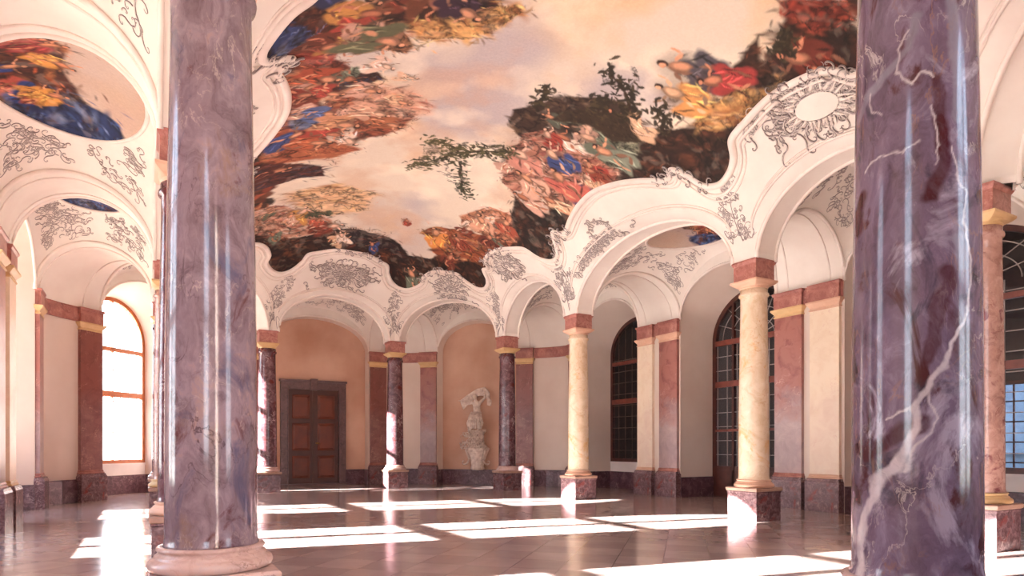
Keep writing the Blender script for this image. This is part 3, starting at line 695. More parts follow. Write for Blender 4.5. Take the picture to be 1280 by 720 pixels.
# generic draped figures
FG = [(-2.1,6.3,-1.5,.55,FL,(214,170,150)),(-1.3,6.5,-1.3,.5,FL2,(186,90,60)),(-2.7,5.9,-1.2,.5,FL,(110,112,90)),
 (.95,5.7,-1.7,.38,FL2,(170,70,44)),(2.0,5.9,-2.2,.9,FL,(226,150,60)),(2.6,5.6,-2.3,.8,FL2,(150,66,40)),(2.5,3.9,-2.2,.9,FL,(222,170,140)),(2.9,3.3,-2.3,.7,FL,(180,90,60)),(3.05,4.5,-2.2,.7,FL2,(120,52,34)),
 (1.75,.4,-2.8,1.0,(236,196,172),(214,150,132)),(2.2,-.2,3.1,.9,(236,190,160),(60,84,140)),(2.75,.4,-2.7,1.0,FL,(206,112,96)),(2.3,1.1,-2.8,.9,FL,(226,180,156)),(2.35,-1.3,2.9,.8,(232,186,156),(120,130,112)),(2.8,-1.3,2.8,.9,FL,(142,150,132)),(1.45,-1.3,2.9,.6,FL,(96,104,90)),(3.0,-.5,3.0,.6,FL2,(150,70,44)),
 (2.3,-4.0,2.6,1.05,FL,(96,92,100)),(2.75,-4.25,2.2,.8,FL2,(176,60,56)),(2.55,-3.5,2.7,.95,(236,190,150),(222,158,84)),(3.2,-5.5,2.4,.9,FL2,(120,50,30)),
 (-3.2,-2.3,.5,.8,FL2,(120,60,40)),(-2.4,-2.3,.3,1.0,FL,(110,112,84)),(-2.0,-3.3,.6,1.0,FL2,(120,70,46)),(-1.4,-3.2,.5,.8,FL,(70,46,66)),(-3.2,-3.6,.6,.9,FL2,(50,60,100)),(-2.1,-1.5,.2,.55,(240,206,180),(230,200,180)),(-1.5,-1.2,0,.4,(236,196,166),(226,190,160)),
 (-3.0,-1.2,.4,.8,FL,(180,86,48)),(-3.3,-.7,.3,.7,FL2,(140,50,30)),(-2.7,.2,.2,.7,FL,(90,112,160)),(-2.2,.7,.2,.9,FL,(206,150,110)),(-1.7,.2,.2,.8,(236,190,160),(214,166,140)),(-2.6,1.5,.1,.9,FL,(196,106,60)),(-1.3,.6,.2,.7,FL,(176,110,70)),(-3.1,2.6,0,.7,FL2,(96,40,34))]
for k, nm in enumerate(M): cv.creases(M[nm], 300+k, .75)
DRAP = [(214,170,150),(176,70,52),(60,84,140),(226,186,150),(206,150,70),(120,130,112),(130,60,40),(236,214,196)]
rs = random.Random(77)
for nm, cnt, up in (('figsD',9,-2.9),('rustL',9,.25),('figsL',5,-1.3),('rustTL',6,.3),('rustC',3,-2.1),('figsC',3,-2.2),('darkTL',5,.5),('greenD',3,2.9),('groundL',5,-1.4),('torsoTL',2,.3)):
    P_ = M[nm]; k = 0
    while k < cnt:
        x = rs.uniform(min(p[0] for p in P_), max(p[0] for p in P_)); y = rs.uniform(min(p[1] for p in P_), max(p[1] for p in P_))
        if not inpoly(x, y, P_): continue
        cv.figure(x, y, up+rs.gauss(0,.5), rs.uniform(.55,.95), rs.choice((FL,FL2,(196,128,92),(236,196,170))), rs.choice(DRAP), seed=200+k+cnt); k += 1
for k, a in enumerate(FG): cv.figure(a[0], a[1], a[2], a[3]*1.1, a[4], a[5], seed=k)
cv.mass([(1.5,-1.7),(2.3,-2.4),(2.9,-2.1),(2.6,-1.6),(2.0,-1.6),(1.4,-1.2)], [(66,54,38),(90,72,46),(50,40,30)], 60, .2, (.1,.04), (70,54,38), 31)
cv.tree([(2.36,-2.25),(2.2,-2.55),(1.9,-2.78),(1.6,-2.95),(1.35,-3.15)], 130, .13, 32)
cv.tree([(1.4,.4),(1.0,.75),(.6,1.2),(.2,1.9),(-.1,2.5)], 260, .15, 33, ((84,84,52),(110,104,66),(66,62,40))); cv.tree([(.6,1.2),(.2,1.0),(-.2,1.0)], 70, .12, 34, ((84,84,52),(110,104,66))); cv.tree([(.7,1.5),(1.1,2.3),(1.6,3.0)], 80, .12, 35, ((84,84,52),(60,66,44)))
cv.tree([(1.0,-1.3),(.9,-1.7),(.8,-2.0)], 60, .09, 36); cv.tree([(1.9,-2.0),(1.7,-2.4)], 60, .1, 37); cv.tree([(3.0,-2.6),(2.7,-3.0),(2.5,-2.9)], 60, .1, 38)
cv.tree([(2.9,-5.3),(2.7,-5.5)], 40, .1, 39); cv.tree([(-1.6,6.2),(-1.2,6.0)], 70, .12, 40, ((70,78,60),(96,100,74)))
cv.C = np.clip(cv.C,0,1)**1.18; lum = cv.C.mean(2,keepdims=True); cv.C = cv.C*.86+lum*.14
inside = np.zeros(GX.shape, bool); bp = BORDER+NRM*.04
for k in range(len(bp)):
    x1,y1 = bp[k]; x2,y2 = bp[k-1]
    if y1 != y2: inside ^= ((y1>GY)!=(y2>GY)) & (GX < (x2-x1)*(GY-y1)/(y2-y1)+x1)
idx = -np.ones(GX.size, int); fl = inside.ravel(); keep = np.nonzero(fl)[0]; idx[keep] = np.arange(len(keep))
ny_, nx_ = GX.shape; ii = np.arange(ny_*nx_).reshape(ny_, nx_)
Q = np.stack([ii[:-1,:-1], ii[1:,:-1], ii[1:,1:], ii[:-1,1:]], -1).reshape(-1,4); Q = Q[fl[Q].all(1)]
FZ = Fz(GX.ravel()[keep], GY.ravel()[keep])
fres = mesh_np('ceiling_fresco', np.column_stack([GX.ravel()[keep], GY.ravel()[keep], FZ-.03-ZS]), idx[Q], PAINTM, None, (0,0,ZS))
cv.write(fres.data, keep)
tag(fres, 'huge fresco of clouds, rocks and draped figures filling the centre of the white vault', 'fresco')
del cv, GX, GY, FZ
OVL = {7: ('large oval painting of draped figures on the left ambulatory vault', 3), 6: ('small oval painting of a dark cloud low on the left vault above the arched window', 2), 8: ('oval painting on the ambulatory vault left of the left foreground column', 2),
 1: ('long oval painting of draped figures under the widest right-hand arch', 3), 0: ('plain grey oval painting beside the right foreground column', 0), 3: ('small dark oval painting above the wall sculpture', 1), 4: ('tiny red oval painting on the vault above the panelled door', 1), 2: ('small oval painting on the vault between the two far right columns', 1)}
for i, (t0, d0, rt, rd) in OVAL.items():
    nr, na = 70, 150; R_, A_ = np.meshgrid(np.linspace(.002,1,nr), np.linspace(0,2*PI,na), indexing='ij')
    n2 = 150; gx2, gy2 = np.meshgrid(np.linspace(-1,1,n2), np.linspace(-1,1,n2))
    c2 = Canvas(gx2*rt*HALF[i], gy2*rd*2.4, .05, i+3); sky(c2, i*7); Lx, Ly = rt*HALF[i], rd*2.4; fx = -1 if i in (6,7,8) else 1
    c2.C[:] = c2.C*.35+np.array([S2L(172),S2L(150),S2L(146)])*.65
    rs = random.Random(i)
    kind = OVL[i][1]
    if kind == 0: c2.C[:] = c2.C*.0+np.array([S2L(150),S2L(128),S2L(118)])*(1+.4*(c2.TEX-.5))[...,None]
    else:
        # west bays: their t axis runs right to left as seen from the hall floor
        A = [(fx*u*Lx, v*Ly) for u, v in ((-1,-1),(-1,1),(-.3,.9),(.1,.5),(.25,0),(.1,-.6),(-.2,-1))]
        hd = rs.uniform(-.6,.9)
        if fx < 0: A = [(u*Lx, v*Ly) for u, v in ((-1,-.2),(-.6,-.25),(0,.05),(.5,-.1),(.9,.2),(1,1),(-1,1))]
        c2.mass(A, BR_+RUST, 90, .6, (.26*Ly,.07*Ly), (84,46,38), 80+i)
        B = [(fx*u*Lx, v*Ly) for u, v in ((-.5,.25),(-.3,.95),(.45,.95),(.5,.6),(.1,.4))]
        if fx < 0: B = [(u*Lx, v*Ly) for u, v in ((-1,-.75),(-.55,-.6),(-.45,.1),(-.5,.8),(-1,.9))]
        c2.mass(B, BLU+[(24,28,44),(110,60,36)], 70, .3, (.24*Ly,.07*Ly), (34,52,92), 90+i)
        for k in range(3+kind*2): c2.figure((rs.uniform(-.75,.15) if fx > 0 else rs.uniform(-.6,.75))*Lx, (rs.uniform(-.65,.5) if fx > 0 else rs.uniform(.05,.75))*Ly, rs.uniform(-.6,.9) if fx > 0 else rs.uniform(-2.3,-.6), Ly*rs.uniform(.55,.85), rs.choice((FL,FL2)), rs.choice(((150,56,56),(44,70,130),(206,150,80),(120,60,40),(170,84,70))), seed=k+i)
        c2.creases(A, i, .5); c2.C[:] = np.clip(c2.C,0,1)**1.1
    V = [bayP(i, t0+rt*a, d0+rd*b_) if a*a+b_*b_ <= 1.03 else None for a, b_ in zip(gx2.ravel(), gy2.ravel())]
    ok = np.array([v is not None for v in V]); kp = np.nonzero(ok)[0]; ix = -np.ones(len(V), int); ix[kp] = np.arange(len(kp))
    ij = np.arange(n2*n2).reshape(n2,n2); Q = np.stack([ij[:-1,:-1], ij[1:,:-1], ij[1:,1:], ij[:-1,1:]], -1).reshape(-1,4); Q = Q[ok[Q].all(1)]
    bc = bayP(i, t0, d0); vv = np.array([V[k] for k in kp])-np.array(bc)-np.array([0,0,.02])
    rt_ = tag(empty('oval_painting', bc), OVL[i][0], 'painting', 'oval paintings on the ambulatory vaults')
    o = mesh_np('painted_field', vv, ix[Q], PAINTM, rt_); c2.write(o.data, kp)
    fr2 = MB().tube([tuple(np.array(bayP(i, t0+rt*math.cos(a)*1.0, d0+rd*math.sin(a)*1.0))-np.array(bc)-np.array([0,0,.02])) for a in np.linspace(0,2*PI,73)[:-1]], .035, 7, closed=True)
    fr2.build('stucco_frame', MOULD, rt_)
# ------------------------------------------------------------------ columns
SHAFT = [(.312,.80),(.300,.825),(.293,.87),(.292,1.5),(.289,2.1),(.281,2.8),(.270,3.4),(.258,4.1),(.256,4.44),(.285,4.46),(.29,4.485),(.285,4.51),(.262,4.53),(.262,4.60)]
VEIN_A0 = -2.6545
VEINS = [(0,0.008,0.045,[(0.252,2.256),(0.226,2.1),(0.152,1.941),(0.126,1.828),(0.044,1.751),(-0.003,1.658),(-0.007,1.565),(-0.024,1.454),(-0.086,1.362),(-0.169,1.285),(-0.236,1.15),(-0.281,0.973),(-0.275,0.801),(-0.241,0.54)]),
(0,0.006,0.012,[(0.044,1.751),(0.086,1.584),(0.027,1.491),(-0.058,1.351)]),
(0,0.006,0.010,[(0.152,2.859),(0.177,2.715),(0.226,2.632),(0.207,2.514),(0.252,2.333),(0.252,2.218)]),
(0,0.008,0.008,[(-0.024,3.454),(-0.086,3.35),(-0.075,3.236),(-0.007,3.176),(0.044,3.203),(0.072,3.18)]),
(0,0.007,0.006,[(-0.203,3.193),(-0.203,3.11),(-0.137,3.077)]),
(0,0.007,0.007,[(-0.236,2.825),(-0.149,2.859),(-0.058,2.863),(0.01,2.898)]),
(0,0.007,0.006,[(0.061,3.049),(0.086,2.978),(0.096,2.868),(0.072,2.791)]),
(0,0.007,0.007,[(-0.129,1.585),(-0.058,1.632),(-0.024,1.658)]),
(2,0.045,0.035,[(0.173,3.672),(0.173,3.447),(0.185,3.263),(0.194,3.077),(0.185,2.98)]),
(2,0.030,0.030,[(-0.333,3.13),(-0.169,3.22),(-0.024,3.343),(0.01,3.49)]),
(2,0.050,0.040,[(0.194,2.435),(0.217,2.288)]),
(1,0.030,0.050,[(0.086,3.164),(0.107,2.981),(0.114,2.796),(0.079,2.643)]),
(1,0.050,0.030,[(0.133,2.239),(0.086,2.086),(0.061,1.899),(0.01,1.788)]),
(1,0.035,0.050,[(-0.263,2.737),(-0.316,2.58)]),
(1,0.030,0.060,[(-0.333,1.454),(-0.212,1.416),(-0.093,1.51),(0.01,1.584)]),
(1,0.030,0.030,[(-0.371,1.297),(-0.294,1.203)]),
]
def column(i, mat, label, cap=M_CAPP, plinth=M_PLINTH, imp=M_IMPOST, dense=False):
    x, y = {0: (5.0,-7.05), 9: (-5.11,-6.97), 10: (-2.124,-9.917)}.get(i, COL[i]); kr = .97 if i in (9,10) else 1; root = tag(empty('marble_column', (x,y,0)), label, 'column', 'free-standing marble columns around the hall')
    MB().sqprof([(0,0),(0,.54),(.012,.56),(.012,.58)], .355).build('plinth', plinth, root, bevel=.006)
    MB().sqprof([(.0,.58),(.02,.59),(.025,.64),(.012,.655)], .36).build('plinth_cap', M_BASE if i in (9,10) else M_CAPB, root, bevel=.006)
    MB().lathe([(.355,.655),(.378,.665),(.386,.69),(.380,.715),(.358,.733),(.345,.738),(.345,.748),(.338,.757),(.322,.766),(.318,.78),(.330,.787),(.334,.797),(.328,.807),(.312,.812)], 56).build('base', M_BASE if i in (3,4,5,6,9,10) else cap, root)
    prof = []
    for (r0,z0),(r1,z1) in zip(SHAFT, SHAFT[1:]):
        n = max(1, int((z1-z0)/.12)); prof += [(kr*(r0+(r1-r0)*k/n), z0+(z1-z0)*k/n) for k in range(n)]
    prof.append((SHAFT[-1][0]*kr, SHAFT[-1][1]))
    if i == 10:
        prof = [(float(np.interp(z, [p[1] for p in prof], [p[0] for p in prof])), z) for z in np.linspace(.80, 4.60, 520)]
        sh = MB().lathe(prof, 300).build('shaft', mat, root)
        co_ = np.empty(len(sh.data.vertices)*3, np.float32); sh.data.vertices.foreach_get('co', co_); co_ = co_.reshape(-1,3)
        th_ = np.arctan2(co_[:,1], co_[:,0])-VEIN_A0; th_ = (th_+PI)%(2*PI)-PI; U_, Z_ = th_*.285, co_[:,2].astype(float)
        U_ = U_+.035*(fbm(U_,Z_,9,5,71)-.5)*2; Z_ = Z_+.05*(fbm(U_,Z_,7,5,72)-.5)*2
        masks = np.zeros((len(U_),3))
        for ch, w0, w1, P in VEINS:
            for k in range(len(P)-1):
                (x1,y1),(x2,y2) = P[k], P[k+1]; L2 = (x2-x1)**2+(y2-y1)**2+1e-9; t = np.clip(((U_-x1)*(x2-x1)+(Z_-y1)*(y2-y1))/L2,0,1)
                d = np.hypot(U_-x1-t*(x2-x1), Z_-y1-t*(y2-y1)); w_ = w0+(w1-w0)*(k+t)/(len(P)-1)
                masks[:,ch] = np.maximum(masks[:,ch], np.clip((w_-d)/(w_*.35+.004),0,1))
        a = sh.data.color_attributes.new('veining', 'FLOAT_COLOR', 'POINT'); a.data.foreach_set('color', np.column_stack([masks, np.ones(len(U_))]).astype(np.float32).ravel())
    else: MB().lathe(prof, 64).build('shaft', mat, root)
    mb = MB()
    # capital: round neck growing into a square abacus
    n = 32; vs = []; fs = []
    levels = [(.262,4.60,0),(.272,4.62,0),(.268,4.64,.1),(.29,4.665,.5),(.30,4.675,.55),(.305,4.69,.8),(.325,4.72,1),(.335,4.735,1),(.335,4.765,1)]
    for (r,z,q) in levels:
        for k in range(n):
            a = 2*PI*k/n; c_, s_ = math.cos(a), math.sin(a); m = max(abs(c_),abs(s_)); f = r*((1-q)+q/m*.96)
            vs.append((f*c_, f*s_, z))
    for j in range(len(levels)-1):
        for k in range(n): k2=(k+1)%n; fs.append((j*n+k,j*n+k2,(j+1)*n+k2,(j+1)*n+k))
    fs.append(tuple((len(levels)-1)*n+k for k in range(n)))
    mb.add(vs, fs); mb.build('capital', cap, root)
    MB().sqprof([(0,4.765),(0,5.07),(.012,5.09),(.03,5.12),(.03,5.16)], .272).build('impost_block', imp, root, bevel=.004)
    return root
M_CAPB = plain('tan_plinth_cap_stone', rgb(190,156,136), .4, rgb(158,118,102), 4)
M_BASE = marble('pinkish_base_stone', [rgb(176,140,132), rgb(206,174,164), rgb(190,170,172)], rgb(120,84,80), 3, 2, .25, .01, seed=31)
column(9, PURPLE2, 'stout violet-grey marble column in the left foreground, its round base in view', M_CAPP)
column(10, PURPLE_V, 'nearest column, dark violet marble with white veins filling the right foreground', M_CAPP)
column(1, CREAM, 'honey-coloured column on a bright plinth right of centre, before the big glazed door', M_CAPP)
column(2, CREAM, 'pale honey column next to the far dark arched window, smaller than the one at its right', M_CAPP)
column(3, DARKP, 'dark plum marble column just right of the wall sculpture', M_CAPY)
column(4, DARKP, 'dark column with a sunlit stripe on its lower shaft, between door and sculpture', M_CAPY)
column(5, DARKP, 'dark plum column directly left of the panelled wooden door', M_CAPY)
column(0, PINKBR, 'rose-brown column at the right edge of the picture behind the nearest column', M_CAPY)
column(6, DARKP, 'column hidden straight behind the left foreground column', M_CAPY)
column(7, PINKBR, 'far column whose dark red impost just shows left of the left foreground column', M_CAPY)
column(8, DARKP, 'column half hidden behind the left foreground column, its plinth showing at the left', M_CAPP)
column(11, PURPLE, 'violet marble column outside the picture to the right', M_CAPP)

# ------------------------------------------------------------------ pilasters on the piers
def pilaster(cx, cy, ang, w, mat, label, cap=M_CAPY, imp=M_BAND, ped=M_PLINTH):
    # ang: direction the face looks to
    root = tag(empty('marble_pilaster', (cx,cy,0), ang+PI/2), label, 'pilaster', 'marble pilasters on the outer walls')
    h_ = w/2; d = .11   # local -y looks into the room
    def prof(name, pr, m, hx, hy):
        MB().sqprof(pr, hx, hy, back=True, fn=lambda p: (p[0], p[1]-hy+.02, p[2])).build(name, m, root, bevel=.004)
    prof('pedestal', [(0,0),(0,.62),(.0,.66),(-.02,.70),(-.03,.74)], ped, h_+.06, d/2+.05)
    prof('base', [(.03,.74),(.035,.77),(.01,.79),(.02,.81),(0,.84)], M_BAND if mat is not PIL_B else cap, h_, d/2)
    prof('shaft', [(0,.84),(0,4.56)], mat, h_, d/2)
    prof('capital', [(.0,4.56),(.02,4.57),(.02,4.59),(.0,4.6),(.0,4.64),(.03,4.68),(.06,4.72),(.07,4.73),(.07,4.77)], cap, h_, d/2)
    prof('impost_block', [(.0,4.77),(.0,5.08),(.015,5.1),(.03,5.12),(.03,5.16)], imp, h_+.01, d/2+.01)
E_ = [(-1.78,.74,PIL_A,M_CAPY,'red to grey pilaster with ochre capital right of the big glazed door'),(-2.72,.72,PIL_B,M_CAPP,'cream pilaster beside the left edge of the nearest column'),
      (2.25,.74,PIL_A,M_CAPP,'pilaster with a red upper half just left of the big glazed door niche'),(3.25,.68,PIL_B,M_CAPP,'cream pilaster just right of the far dark arched window')]
for y, w, m, cp, lb in E_: pilaster(7.85, y, PI, w, m, lb, cp)
pilaster(7.85, 7.02, PI, .64, PIL_A, 'pilaster on the right wall hidden behind the pale honey column')
pilaster(6.84, 8.86, math.radians(225), .64, PIL_C, 'dark red pilaster just right of the column beside the wall sculpture')
pilaster(4.10, 11.60, math.radians(225), .66, PIL_A, 'mottled red pilaster just left of the wall sculpture')
pilaster(2.36, 12.6, -PI/2, .66, PIL_C, 'dark red pilaster between the panelled door and the sunlit dark column')
pilaster(-2.36, 12.6, -PI/2, .66, PIL_C, 'pilaster behind the dark column left of the panelled door')
pilaster(-4.10, 11.60, math.radians(-45), .66, PIL_C, 'pilaster right of the sunny arched window, mostly hidden')
pilaster(-6.84, 8.86, math.radians(-45), .66, PIL_C, 'dark red pilaster just left of the sunny arched window')
pilaster(-7.75, 7.0, 0, .64, PIL_A, 'narrow red pilaster beside the bright white window reveal on the left')
pilaster(-7.75, 3.26, 0, .64, PIL_B, 'cream pilaster at the left edge of the picture')
for x, y, a in ((-7.75,2.2,0),(-7.75,-2.2,0),(-7.75,-3.2,0),(-7.75,-7.0,0),(7.85,-7.0,PI),(2.36,-12.6,PI/2),(-2.36,-12.6,PI/2)): pilaster(x, y, a, .66, PIL_A, 'marble pilaster on the outer wall outside the picture')

# ------------------------------------------------------------------ walls, niches, windows
WALLS = {n: tag(empty('wall_'+n, c), kind='structure') for n, c in (('east',(7.85,0,0)),('west',(-7.75,0,0)),('north',(0,12.6,0)),('south',(0,-12.6,0)))}
PSIDE = {0:'east',1:'east',2:'east',3:'east',4:'north',5:'north',6:'west',7:'west',8:'west',9:'west',10:'south',11:'south'}
BSIDE = {0:'east',1:'east',2:'east',3:'north',4:'north',5:'north',6:'west',7:'west',8:'west',9:'south',10:'south',11:'south'}
def wb(mb, side, name, mat, bevel=0):
    c = WALLS[side].location; return mb.build(name, mat, WALLS[side], (-c.x,-c.y,0), bevel)
def offline(pl, o):
    pl = [np.array(p,float) for p in pl]; out = []
    for k in range(len(pl)):
        t = pl[min(k+1,len(pl)-1)]-pl[max(k-1,0)]; t /= np.linalg.norm(t); out.append(pl[k]+np.array([-t[1],t[0]])*o)
    return out
def strip(pl, z0, z1, out, bev=.02):   # moulded course projecting into the room by out
    a = offline(pl, out); b_ = offline(pl, out*.55); w = [np.array(p) for p in pl]
    rows = [[(*p, z0) for p in w], [(*p, z0) for p in a], [(*p, z1-bev*2) for p in a], [(*p, z1-bev) for p in b_], [(*p, z1) for p in b_], [(*p, z1) for p in w]]
    return MB().grid(np.array(rows), False)
for i, pl in PIER.items():
    s = PSIDE[i]
    wb(MB().grid(np.array([[(*p, 0) for p in pl], [(*p, ZS+.02) for p in pl]])), s, 'pier_wall', WALLP)
    wb(strip(pl, 0, .60, .05), s, 'skirting', M_SKIRT)
    wb(strip(pl, 4.77, 5.16, .05, .03), s, 'marble_band', M_BAND)
ARC = [PI-PI*k/32 for k in range(33)]
def frame3(i, T):
    p, q = np.array(PIER[i][-1]), np.array(PIER[(i+1)%12][0]); m = (p+q)/2; u = (q-p)/np.linalg.norm(q-p); n = np.array([u[1],-u[0]])
    return m, u, n, np.linalg.norm(q-p)/2
def niche(i, T, hb, zsb, rb, z0b=0.0, back='wall', sill=None):
    m, u, n, hf = frame3(i, T); s = BSIDE[i]
    W = lambda a, t, z: (m[0]+u[0]*a+n[0]*t, m[1]+u[1]*a+n[1]*t, z)
    fo = [(-hf,0)]+[(hf*math.cos(a), ZS+1.18*math.sin(a)) for a in ARC]+[(hf,0)]
    bo = [(-hb,0)]+[(hb*math.cos(a), zsb+rb*math.sin(a)) for a in ARC]+[(hb,0)]
    rows = [[W(f[0]*(1-k/4)+b_[0]*k/4, T*k/4, f[1]*(1-k/4)+b_[1]*k/4) for f, b_ in zip(fo, bo)] for k in range(5)]
    wb(MB().grid(np.array(rows)), s, 'niche_reveal', WALLP)
    # lunette between niche arch and vault
    rows = [[W(hf*math.cos(a), 0, (ZS+1.18*math.sin(a))*(1-k)+(ZS+1.52*math.sin(a)+.01)*k) for a in ARC] for k in (0, 1)]
    # vault edge on the wall: height 1.5*sin
    wb(MB().grid(np.array(rows)), s, 'lunette_wall', PLASTER)
    wb(MB().tube([W(hf*math.cos(a), -.01, ZS+1.18*math.sin(a)) for a in ARC], .035, 7), s, 'arch_moulding', MOULD)
    if hf > 0:
        sk = MB()
        for sg in (-1, 1):
            d = 1 if sg < 0 else -1
            fx, bx = sg*hf, sg*hb
            vs = [W(fx,0,0),W(fx+d*.04,0,0),W(bx+d*.04,T,0),W(bx,T,0),W(fx,0,.58),W(fx+d*.04,0,.58),W(bx+d*.04,T,.58),W(bx,T,.58)]
            sk.add(vs, [(0,3,2,1),(4,5,6,7),(0,1,5,4),(1,2,6,5),(2,3,7,6),(3,0,4,7)])
        if z0b > .3 or back == 'wall':
            vs = [W(-hb,T,0),W(hb,T,0),W(hb,T-.05,0),W(-hb,T-.05,0),W(-hb,T,.58),W(hb,T,.58),W(hb,T-.05,.58),W(-hb,T-.05,.58)]
            sk.add(vs, [(0,3,2,1),(4,5,6,7),(0,1,5,4),(1,2,6,5),(2,3,7,6),(3,0,4,7)])
        wb(sk, s, 'skirting', M_SKIRT)
    if back == 'wall':
        mb = MB(); vs = [W(0,T,0)]+[W(b_[0],T,b_[1]) for b_ in bo]; k_ = len(vs)
        mb.add(vs, [(0,j,j+1) for j in range(1,k_-1)]); wb(mb, s, 'back_wall', WALLAGED_DIM)
    elif back == 'sill':
        mb = MB(); mb.add([W(-hb,T,0),W(hb,T,0),W(hb,T,z0b),W(-hb,T,z0b)], [(0,1,2,3)])
        mb.add([W(-hb,T-.03,z0b),W(hb,T-.03,z0b),W(hb,T+.25,z0b),W(-hb,T+.25,z0b),W(-hb,T-.03,z0b-.06),W(hb,T-.03,z0b-.06)], [(0,1,2,3),(0,4,5,1)])
        wb(mb, s, 'sill', SILL)
    return W
wn = [0]
def arch_window(i, T, hb, zs, rb, z0, wood, bars, bw, transoms, mull, grid, name=None, label=None, panel=0):
    wn[0] += 1; m, u, n, hf = frame3(i, T)
    root = tag(empty(name or 'window_%d' % wn[0], (m[0]+n[0]*T, m[1]+n[1]*T, 0)), kind='structure')
    W = lambda a, t, z: (u[0]*a+n[0]*t, u[1]*a+n[1]*t, z)
    def zt(a, e=0):  # arch height at a, inset e
        h_ = hb-e; return zs+(rb-e)*math.sqrt(max(0,1-(a/h_)**2)) if abs(a) < h_ else zs
    o_ = [(-hb,z0)]+[(hb*math.cos(a), zs+rb*math.sin(a)) for a in ARC]+[(hb,z0)]
    i_ = [(-hb+bw,z0+bw)]+[((hb-bw)*math.cos(a), zs+(rb-bw)*math.sin(a)) for a in ARC]+[(hb-bw,z0+bw)]
    rows = [[W(a,0,z) for a,z in o_],[W(a,0,z) for a,z in i_],[W(a,.12,z) for a,z in i_],[W(a,.12,z) for a,z in o_]]
    fm = MB().grid(np.array(rows), False)
    def bar(mb, a0, a1, z0_, z1_, t0=0, t1=.1):
        mb.box(a0,a1,t0,t1,z0_,z1_, fn=lambda p: W(*p))
    bar(fm, -hb, hb, z0, z0+bw, 0, .12); fm.build('window_frame', wood, root)
    tm = MB()
    for z, h_ in transoms:
        hw = (hb-bw)*math.sqrt(max(0,1-((z-zs)/(rb-bw))**2)) if z > zs else hb-bw
        bar(tm, -hw, hw, z, z+h_, -.03, .1)
    if tm.v: tm.build('transom', WOOD_T if wood is WOOD_D else wood, root)
    mm = MB()
    for a, w_ in mull: bar(mm, a-w_/2, a+w_/2, z0+bw, zt(a, bw), -.01, .08)
    if mm.v: mm.build('mullion', wood, root)
    gb = MB(); gx_, gz_ = grid; bh = .006 if wood is WOOD_W else .009
    k = 1
    while k*gx_ < hb:
        for sg in (-1,1): a = sg*k*gx_; bar(gb, a-bh, a+bh, z0+bw, zs if bars is BAR_W else zt(a,bw), .02, .05)
        k += 1
    z = z0+gz_
    while z < zs: bar(gb, -hb+bw, hb-bw, z-bh, z+bh, .02, .05); z += gz_
    if bars is BAR_W:  # fan light: concentric and radial bars
        for f in (.35,.62,.84): gb.tube([W((hb-bw)*f*math.cos(a), .035, zs+(rb-bw)*f*math.sin(a)) for a in ARC], .012, 5)
        for a in [PI*k/8 for k in range(1,8)]: gb.tube([W(0,.035,zs), W((hb-bw)*math.cos(a),.035,zs+(rb-bw)*math.sin(a))], .012, 5)
    gb.build('glazing_bars', bars, root)
    if panel:
        pm = MB(); bar(pm, -hb+bw, hb-bw, z0+bw, z0+panel, .01, .07)
        for k in (-1,1):
            c_ = k*hb/2; bar(pm, c_-hb*.34, c_+hb*.34, z0+.22, z0+panel-.12, -.01, .02)
        pm.build('lower_panel', wood, root)
    g = MB(); vs = [W(0,.035,z0+bw)]+[W(a,.035,z) for a,z in i_]; g.add(vs, [(0,j,j+1) for j in range(1,len(vs)-1)]+[(0,len(vs)-1,1)])
    g.build('glass_pane', GLASS, root)
    return root
Tn = 1.3
WT = ((2.98,.17),(4.36,.12))
for i in (5,6,7,8,10):  # the south end window (last bay) is unseen, added to let daylight in
    niche(i, Tn, 1.2, 4.7, 1.3, .95, 'sill')
    arch_window(i, Tn, 1.2, 4.7, 1.3, .95, WOOD_W, BAR_D, .11, WT, [(0,.19 if i != 5 else .04)], (.37,.43) if i != 5 else (.3,.95))
for i in (0, 2):
    m, u, n, hf = frame3(i, Tn); niche(i, Tn, hf, 4.75, 1.2, .93, 'sill'); arch_window(i, Tn, hf, 4.75, 1.2, .93, WOOD_D, BAR_D if i == 2 else BAR_W, .12, WT, [(0,.12)], (.36,.40))
m, u, n, hf = frame3(1, Tn); niche(1, Tn, hf, 4.55, 1.4, 0, 'none')
arch_window(1, Tn, hf, 4.55, 1.4, 0, WOOD_D, BAR_W, .13, ((4.42,.15),(3.2,.17),(1.9,.07)), [(0,.14),(-.85,.07),(.85,.07)], (.36,.41), 'door_2', panel=.9)
niche(4, .5, 2.0, ZS, 1.15, 0, 'wall'); niche(3, .35, 1.5, ZS, 1.1, 0, 'wall'); niche(11, .35, 1.5, ZS, 1.1, 0, 'wall')
Wf = niche(9, 1.3, 1.5, 4.9, 1.2, 0, 'none')
wb(MB().grid(np.array([[Wf(a,1.3,z) for a,z in [(-1.5,0)]+[(1.5*math.cos(t),4.9+1.2*math.sin(t)) for t in ARC]+[(1.5,0)]],
    [Wf(a,1.3,z) for a,z in [(-.62,1.3)]+[(.62*math.cos(t),4.7+.62*math.sin(t)) for t in ARC]+[(.62,1.3)]]]), False), 'south', 'back_wall', WALLP)
wb(MB().add([Wf(-1.5,1.3,0),Wf(1.5,1.3,0),Wf(.62,1.3,1.3),Wf(-.62,1.3,1.3)], [(0,1,2,3)]), 'south', 'back_wall', WALLP)
arch_window(9, 1.3, .62, 4.7, .62, 1.3, WOOD_W, BAR_D, .08, WT, [], (.5,.9))

